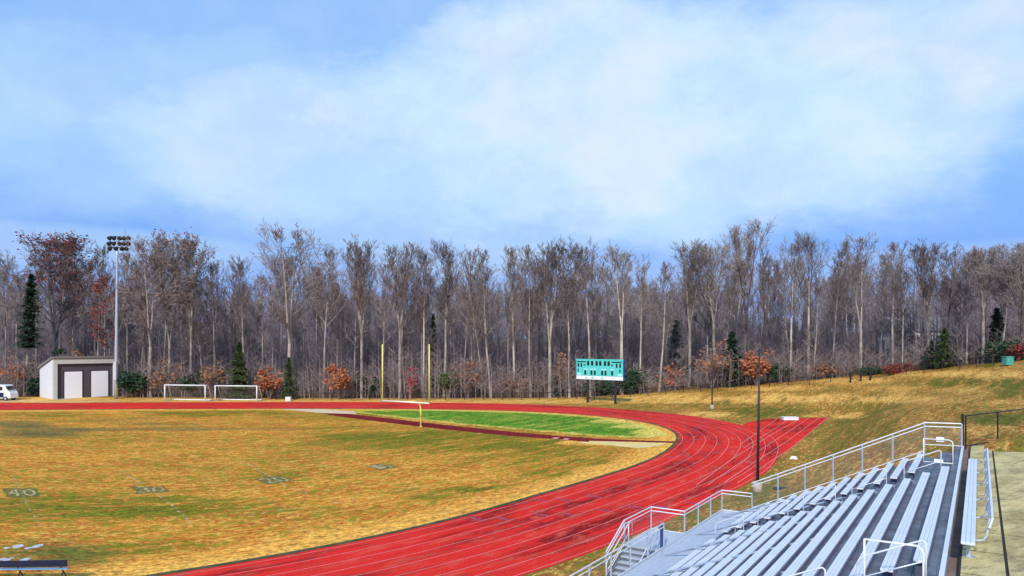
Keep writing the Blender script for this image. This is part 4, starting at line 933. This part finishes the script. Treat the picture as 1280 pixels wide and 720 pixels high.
def leaf_cloud(tips, n, size, seed):
    rg = random.Random(seed); mb = MB()
    for _ in range(n):
        p = rg.choice(tips)+Vector((rg.gauss(0, .3), rg.gauss(0, .3), rg.gauss(0, .3))); a = Vector((rg.gauss(0, 1), rg.gauss(0, 1), rg.gauss(0, 1))).normalized(); x, y = perp(a); h_ = size*rg.uniform(.6, 1.3)
        mb.quad(p-x*h_, p+y*h_*.6, p+x*h_, p-y*h_*.6)
    return mb
def place_tree(name, kind, vi, px, ytop, off, label, group=None, wx=1., bm=None, tm=None, leafm=None, nleaf=700, lsize=.3, lowest=0.):
    dpt_ = tl_depth(px)+off; X = (px-640)/F*dpt_; g = H(X, dpt_); top = CAM_H+(430-ytop)/F*dpt_; sc_ = (top-g)/NH[kind]
    tmesh, cmesh, tips = VAR[kind][vi % len(VAR[kind])]
    r = empty(name, (X, dpt_, g), label, 'tree', group); rz = random.uniform(0, 6.28)
    r.rotation_euler.z = rz; r.scale = (sc_**.5*wx, sc_**.5*wx, sc_)
    for nm, me_, mm in (('trunk', tmesh, bm), ('crown', cmesh, tm)):
        o = bpy.data.objects.new(nm, me_); C.objects.link(o); o.parent = r
        if mm is not None: o.material_slots[0].link = 'OBJECT'; o.material_slots[0].material = mm
    if leafm:
        tp = [q for q in tips if q.z >= lowest*NH[kind]] or tips
        link('foliage', leaf_cloud(tp, nleaf, lsize, int(px)).data('foliage'), leafm, r)
    return r
GRP = 'tall bare trees along the front of the woods'
front = [
 (8, 326, 'pop', 1., 0, 'slim grey bare tree at the far left edge behind the van'),
 (70, 307, 'oak', 1.1, 'leaf_red', 'broad tree with dark red leaves rising behind the shed roof'),
 (97, 309, 'pop', 1.1, 'leaf_red', 'tree with sparse red leaves left of the stadium light, second from the shed corner'),
 (121, 312, 'pop', 1., 0, 'bare tree directly left of the stadium light pole'),
 (131, 350, 'slim', 1.1, 'leaf_red', 'short tree thick with crimson leaves touching the stadium light pole'),
 (160, 325, 'pop', .9, 0, 'bare tree directly right of the stadium light pole'),
 (188, 311, 'oak', 1.1, 0, 'wide spreading bare tree just right of the stadium light pole'),
 (212, 305, 'oak', 1.0, 'leaf_brown', 'spreading tree with a few brown leaves above the left soccer goal'),
 (239, 306, 'fork', 1.0, 'leaf_brown', 'forked tree holding clumps of brown leaves right of the left soccer goal'),
 (268, 334, 'pop', .9, 0, 'shorter grey bare tree above the gap between the soccer goals'),
 (306, 334, 'pop', .9, 0, 'grey bare tree behind the green cedar'),
 (328, 345, 'slim', 1., 0, 'thin grey bare tree between the cedar and the tallest round crown'),
 (362, 297, 'oak', 1.15, 'pale', 'tall round-crowned bare tree standing above the rest, its lower trunk pale'),
 (405, 320, 'pop', 1.1, 0, 'bare tree next to the tallest round crown on its right'),
 (452, 311, 'fork', .9, 0, 'leafless tree with a thin spiky top left of the goalpost'),
 (478, 330, 'slim', 1., 'pale', 'narrow tree with a whitish trunk behind the left goalpost upright'),
 (500, 316, 'fork', 1.1, 0, 'forked bare tree rising between the two goalpost uprights'),
 (530, 322, 'pop', 1., 'pale', 'tree with a broken pale trunk just beside the right goalpost upright'),
 (556, 315, 'pop', 1.1, 'pale', 'bare tree with a straight light trunk right of the goalpost'),
 (590, 318, 'pop', 1., 0, 'bare tree second to the right of the goalpost'),
 (614, 319, 'pop', 1., 0, 'bare tree third to the right of the goalpost'),
 (643, 318, 'pop', 1., 'pale', 'pale trunked bare tree halfway between goalpost and scoreboard'),
 (663, 317, 'pop', 1., 0, 'dark bare tree just left of the leaning white tree'),
 (687, 314, 'fork', 1.1, 'pale', 'whitish leaning tree with bright limbs left of the scoreboard'),
 (712, 312, 'pop', 1.1, 0, 'bare tree above the left edge of the scoreboard'),
 (738, 316, 'pop', 1.1, 0, 'bare tree above the middle of the scoreboard'),
 (777, 320, 'fork', 1.1, 'pale', 'bare tree with a light trunk at the right edge of the scoreboard'),
 (800, 335, 'pop', .9, 'pale', 'shorter pale trunked tree right of the scoreboard'),
 (824, 333, 'pop', 1., 0, 'lower bare tree in the dip of the treetops right of the scoreboard'),
 (862, 313, 'fork', 1.1, 0, 'bare tree with a leaning dark stem left of the distant slim pole'),
 (892, 312, 'fork', 1.1, 0, 'dark stemmed bare tree directly behind the distant slim pole'),
 (933, 290, 'fork', 1.1, 'dark', 'tallest bare tree of the woods, with a double dark stem'),
 (960, 325, 'pop', .9, 'dark', 'thin dark tree right of the tallest double-stemmed tree'),
 (988, 309, 'pop', 1., 'pale', 'light trunked tree on the slope, first right of the near slim pole'),
 (1010, 303, 'pop', 1., 'pale', 'bright trunked tree on the slope, second right of the near slim pole'),
 (1040, 316, 'pop', 1., 0, 'narrow bare tree behind the left gate post'),
 (1076, 304, 'oak', .9, 'pale', 'round crowned tree with a pale trunk above the gate posts'),
 (1116, 311, 'pop', 1., 0, 'bare tree above the red brush at the foot of the slope'),
 (1128, 340, 'slim', 1., 'pale', 'short pale tree in front of the hidden white house'),
 (1160, 312, 'fork', 1., 0, 'bare tree in front of the right side of the white house'),
 (1184, 318, 'pop', 1., 'dark', 'dark tree directly behind the green pines on the right'),
 (1208, 319, 'pop', .9, 0, 'slim tree just right of the green pines'),
 (1229, 317, 'fork', 1.05, 0, 'forked bare tree near the green utility box'),
 (1252, 322, 'pop', .9, 0, 'bare tree behind the green utility box'),
 (1277, 309, 'oak', 1., 'dark', 'large dark tree at the right edge of the picture')]
for k, (px, yt, kd, wx, ex_, lab) in enumerate(front):
    lm = M[ex_] if isinstance(ex_, str) and ex_.startswith('leaf') else None
    bm = M['bark_pale'] if ex_ == 'pale' else M['bark_dark'] if ex_ == 'dark' else None
    place_tree('bare_tree' if not lm else 'leafy_tree', kd, k, px, yt, random.uniform(11, 15) if 40 < px < 150 else random.uniform(.5, 7), lab, GRP, wx, bm, None, lm, 420 if ex_ == 'leaf_brown' else 1100, .22, .3 if px != 131 else 0)
rg = random.Random(5); top_px = [p[0] for p in front]; top_y = [p[1] for p in front]
nmid = 0
for k in range(225):
    px = -70+1430*((k*.61803) % 1.0)+rg.uniform(-3, 3); off = 5+62*((k*.7548) % 1.0)**1.2; env = float(np.interp(px, top_px, top_y))
    off += 9*(35 < px < 150); yt = env+rg.uniform(12, 48 if k % 2 == 0 else 115); kd = rg.choice(['pop', 'slim', 'slim', 'slim', 'fork'])
    place_tree('bare_tree', kd, rg.randrange(40), px, yt, off, 'grey bare tree standing among many others inside the woods', 'bare trees inside the woods', rg.uniform(.8, 1.15), None if rg.random() < .7 else M['bark_pale'] if rg.random() < .35 else M['bark_dark'], M['twig_far'] if off > 20 else None)

# evergreens and coloured small trees
def conifer(h, rad, seed, n, size, base=.04, pw=1.):
    rg_ = random.Random(seed); mb = MB()
    for _ in range(n):
        u = base+(1-base)*rg_.random()**1.25; prof = (1-u)**pw+.04; layer = .75+.25*math.sin(u*h*4.5+seed); th = rg_.uniform(0, 6.283); rr = rad*prof*layer*rg_.uniform(.25, 1.05)*(1+.25*math.sin(th*3+seed))
        p = Vector((math.cos(th)*rr, math.sin(th)*rr, u*h-.12*rr)); d = Vector((math.cos(th), math.sin(th), rg_.uniform(-.5, .2))).normalized(); sd_ = Vector((-d.y, d.x, rg_.uniform(-.4, .4))).normalized(); q = size*rg_.uniform(.6, 1.4)
        mb.quad(p-d*q, p+sd_*q*.35, p+d*q, p-sd_*q*.35)
    return mb
def place_conifer(px, ytop, off, wpx, m_, lab, n=2600, size=.34, seed=1, base=.04, pw=1., lean=0., name='evergreen_tree', trunk_m='bark'):
    dpt_ = tl_depth(px)+off; X = (px-640)/F*dpt_; g = H(X, dpt_); h = CAM_H+(430-ytop)/F*dpt_-g; rad = wpx/2/F*dpt_
    r = empty(name, (X, dpt_, g), lab, 'tree'); r.rotation_euler.y = lean
    mb = MB(); mb.tube([(0, 0, -.3), (0, 0, h*.5), (0, 0, h*.96)], [.05+h*.014, .03+h*.008, .02], 6); link('trunk', mb.data('trunk'), M[trunk_m], r)
    link('foliage', conifer(h, rad, seed, n, size, base, pw).data('foliage'), m_, r)
place_conifer(299, 428, 0, 52, M['needle_cedar'], 'tall pointed green cedar above the right soccer goal', 6500, .3, 3)
place_conifer(361, 447, 0, 30, M['needle_green'], 'small bright evergreen right of the cedar under the tallest round crown', 1800, .28, 5)
place_conifer(32, 343, 5, 44, M['needle'], 'tall dark pine with its foliage high above the van', 3600, .42, 7, .40, .6, .05)
place_conifer(1181, 410, 1, 50, M['needle_green'], 'bright green pine on the slope right of the white house', 2800, .26, 9)
place_conifer(1165, 425, 1.5, 40, M['needle'], 'dark green pine touching the bright green pine', 1800, .26, 11)
place_conifer(915, 415, 4, 44, M['needle'], 'dark evergreen left of the near slim pole', 3200, .4, 13, .02, .7)
place_conifer(845, 400, 22, 50, M['needle'], 'dim tall evergreen deep in the woods left of the distant pole', 2200, .4, 15, .1, .7)
place_conifer(541, 392, 8, 18, M['needle'], 'narrow dark evergreen right beside the goalpost upright', 1800, .4, 17, .1, .5)
place_conifer(700, 470, 8, 34, M['needle'], 'low dark evergreen left of the scoreboard posts', 1500, .34, 19, .02, .6)
place_conifer(1246, 385, 6, 40, M['needle'], 'dark evergreen behind the green utility box', 3000, .34, 21, .05, .7)
def shrub(px, ytop, off, wpx, m_, lab, n, size, seed, name='shrub', cat='shrub', stems=12, z0=.0, mstem=None):
    dpt_ = tl_depth(px)+off; X = (px-640)/F*dpt_; g = H(X, dpt_); h = CAM_H+(430-ytop)/F*dpt_-g; rad = wpx/2/F*dpt_; rg_ = random.Random(seed)
    r = empty(name, (X, dpt_, g), lab, cat); mb = MB(); tips = []
    for k in range(stems):
        th = rg_.uniform(0, 6.283); q = rg_.uniform(.2, .95); e = Vector((math.cos(th)*rad*q, math.sin(th)*rad*q, h*rg_.uniform(.6, 1.0)*(1-.35*q*q))); mid_ = Vector((e.x*.35, e.y*.35, e.z*.5)); mb.tube([(0, 0, -.2), mid_, e], [.09, .05, .03], 4, False)
        for j in range(9):
            u = rg_.uniform(.25, 1); b = mid_.lerp(e, (u-.25)/.75); c_ = b+Vector((rg_.uniform(-1, 1), rg_.uniform(-1, 1), rg_.uniform(-.2, .7)))*rad*.42; mb.tube([b, c_], [.03, .022], 3, False); tips += [c_, b.lerp(c_, .5)]
    link('stems', mb.data('stems'), mstem or M['twig'], r)
    if n:
        lf = MB(); cl_ = [rg_.choice(tips) for _ in range(26)]
        for k in range(n):
            p = (rg_.choice(cl_) if k % 3 else rg_.choice(tips))+Vector((rg_.gauss(0, rad*.13), rg_.gauss(0, rad*.13), rg_.gauss(0, rad*.10))); p.z = max(.1, p.z); a_ = Vector((rg_.gauss(0, 1), rg_.gauss(0, 1), rg_.gauss(0, 1))).normalized(); x_, y_ = perp(a_); q = size*rg_.uniform(.5, 1.3)
            lf.quad(p-x_*q, p+y_*q*.6, p+x_*q, p-y_*q*.6)
        link('foliage', lf.data('foliage'), m_, r)
for a_ in [(337, 457, -.5, 34, 'leaf_rust', 'rusty orange beech between the cedar and the small bright evergreen', 1300, .26),
           (424, 457, -.5, 40, 'leaf_rust', 'rusty orange beech left of the goalpost', 1200, .26),
           (946, 432, 0, 44, 'leaf_rust', 'large rusty orange beech behind the near slim pole', 2600, .28),
           (890, 424, 1, 62, 'leaf_brown', 'thin brown twiggy tree behind the distant slim pole', 700, .24),
           (513, 458, .5, 18, 'leaf_pink', 'pinkish red bush between the goalpost uprights', 420, .2),
           (268, 446, 1, 40, 'leaf_brown', 'sparse brown leaved small tree above the gap between the goals', 520, .24),
           (205, 447, 1.5, 46, 'leaf_brown', 'sparse brown leaved small tree above the left soccer goal', 520, .24),
           (94, 430, 5, 26, 'leaf_brown', 'brown leaved small tree peeking over the shed roof', 900, .26),
           (18, 440, 3, 44, 'leaf_rust', 'orange brown small tree above the white van', 480, .24),
           (73, 434, 7, 30, 'needle', 'dark green bush peeking over the left of the shed roof', 1500, .34),
           (167, 461, 1, 42, 'needle', 'large dark green bush right of the shed', 2600, .32),
           (236, 468, 1.5, 34, 'needle', 'dark green bush behind the left soccer goal', 1500, .3),
           (50, 472, 4, 46, 'needle', 'dark bush left of the shed behind the short fence', 1800, .32),
           (700, 440, 6, 40, 'leaf_brown', 'brown leaved small tree left of the scoreboard', 420, .24),
           (585, 445, 3, 50, 'leaf_brown', 'reddish brown small tree right of the goalpost', 520, .24),
           (1120, 461, 0, 44, 'leaf_red', 'low dark red brush at the foot of the slope trees', 1600, .22),
           (1092, 462, 0, 34, 'needle', 'low dark green bush left of the red brush', 900, .24),
           (1272, 432, 1, 34, 'leaf_red', 'dark red bush at the right edge of the picture', 1000, .22),
           (1262, 430, 2.5, 60, 'needle', 'dark green thicket behind the utility box', 2200, .28),
           (975, 455, 3, 44, 'needle', 'dark green bush right of the rusty beech', 1200, .28),
           (560, 462, 2, 34, 'needle_cedar', 'low olive green bush right of the goalpost', 700, .24),
           (455, 470, 4, 44, 'needle', 'dark green bush left of the goalpost deep in the brush', 1100, .3),
           (640, 468, 5, 56, 'leaf_brown', 'brown brush halfway between goalpost and scoreboard', 520, .22),
           (836, 455, 4, 50, 'leaf_rust', 'dull orange small tree between scoreboard and the distant slim pole', 520, .24),
           (480, 466, 5, 40, 'leaf_brown', 'brown twiggy bush beside the left goalpost upright', 380, .22),
           (752, 480, 4, 60, 'needle', 'dark low evergreen bush seen under the scoreboard', 1500, .28),
           (790, 462, 3, 60, 'needle', 'dark green bush right of the scoreboard', 1700, .3),
           (1030, 455, 3, 40, 'leaf_brown', 'brown brush left of the gate posts', 700, .24)]:
    shrub(a_[0], a_[1], a_[2], a_[3], M[a_[4]], a_[5], a_[6], a_[7], a_[0], stems=14)

# dense leafless brush in the woods: nobody could count it
def brush(n, offs, hs, name, label, m_, wtop=1.):
    rg_ = random.Random(len(name)); mb = MB(); xs_ = []; ys_ = []; ps = []
    for k in range(n):
        px = rg_.uniform(-80, 1400); off = offs[0]+(offs[1]-offs[0])*rg_.random()**1.4; off += 11*(35 < px < 152 and off < 11); dd_ = tl_depth(px)+off; xs_.append((px-640)/F*dd_); ys_.append(dd_)
    zs_ = heights(xs_, ys_)
    for x_, y_, z_ in zip(xs_, ys_, zs_):
        dens = mnoise.noise((x_*.05, y_*.05, 1.7))
        h = rg_.uniform(*hs)*(1+.8*dens)*min(1, tl_depth(640+F*x_/y_)/128)**1.6; b = Vector((x_, y_, z_-.1)); e = b+Vector((rg_.uniform(-.1, .1)*h, rg_.uniform(-.1, .1)*h, h)); mb.tube([b, b.lerp(e, .55)+Vector((rg_.uniform(-.2, .2), 0, 0)), e], [.035+h*.006, .03+h*.003, .022], 3, False)
        for j in range(int(5+h*1.1)):
            u = rg_.uniform(.15, 1); p = b.lerp(e, u); th = rg_.uniform(0, 6.283); l_ = (1.15-u)*h*.32+.25; mb.tube([p, p+Vector((math.cos(th)*l_, math.sin(th)*l_*.8, l_*rg_.uniform(.4, 1.1)))], [.024, .02], 3, False)
    tag(obj(name, mb, m_), label, None, None, 'stuff')
brush(2500, (.5, 26), (1.4, 8.0), 'underbrush', 'dense leafless brush filling the foot of the woods', M['brush'])
brush(4200, (16, 90), (5, 17), 'far_underbrush', 'dim thicket of saplings deep inside the woods', M['brush_far'])
# far wood behind, read as one mass
def far_wood():
    rg_ = random.Random(9); mb = MB(); N_ = 760; xs_ = []; ys_ = []
    for k in range(N_):
        px = rg_.uniform(-120, 1420); dd_ = tl_depth(px)+rg_.uniform(68, 150); xs_.append((px-640)/F*dd_); ys_.append(dd_)
    zs_ = heights(xs_, ys_)
    for x_, y_, z_ in zip(xs_, ys_, zs_):
        h = rg_.uniform(15, 24)
        px = 640+F*x_/y_
        if 925 < px < 1005 or 1125 < px < 1150: h *= .4
        b = Vector((x_, y_, z_-.3)); e = b+Vector((rg_.uniform(-1, 1), 0, h)); mb.tube([b, e], [.22, .05], 4, False)
        for j in range(60):
            u = rg_.uniform(.22, 1); p = b.lerp(e, u); th = rg_.uniform(0, 6.283); l_ = (1.25-u)*h*.17+.5; q = p+Vector((math.cos(th)*l_*.7, math.sin(th)*l_*.7, l_)); mb.tube([p, q], [.06, .04], 3, False)
            for i_ in range(3):
                r_ = p.lerp(q, rg_.uniform(.3, 1)); th = rg_.uniform(0, 6.283); mb.tube([r_, r_+Vector((math.cos(th), math.sin(th), rg_.uniform(.3, 1.4)))*l_*.4], [.045, .035], 3, False)
    tag(obj('far_wood', mb, M['twig_far']), 'hazy mass of distant bare woodland behind the trees', None, None, 'stuff')
far_wood()
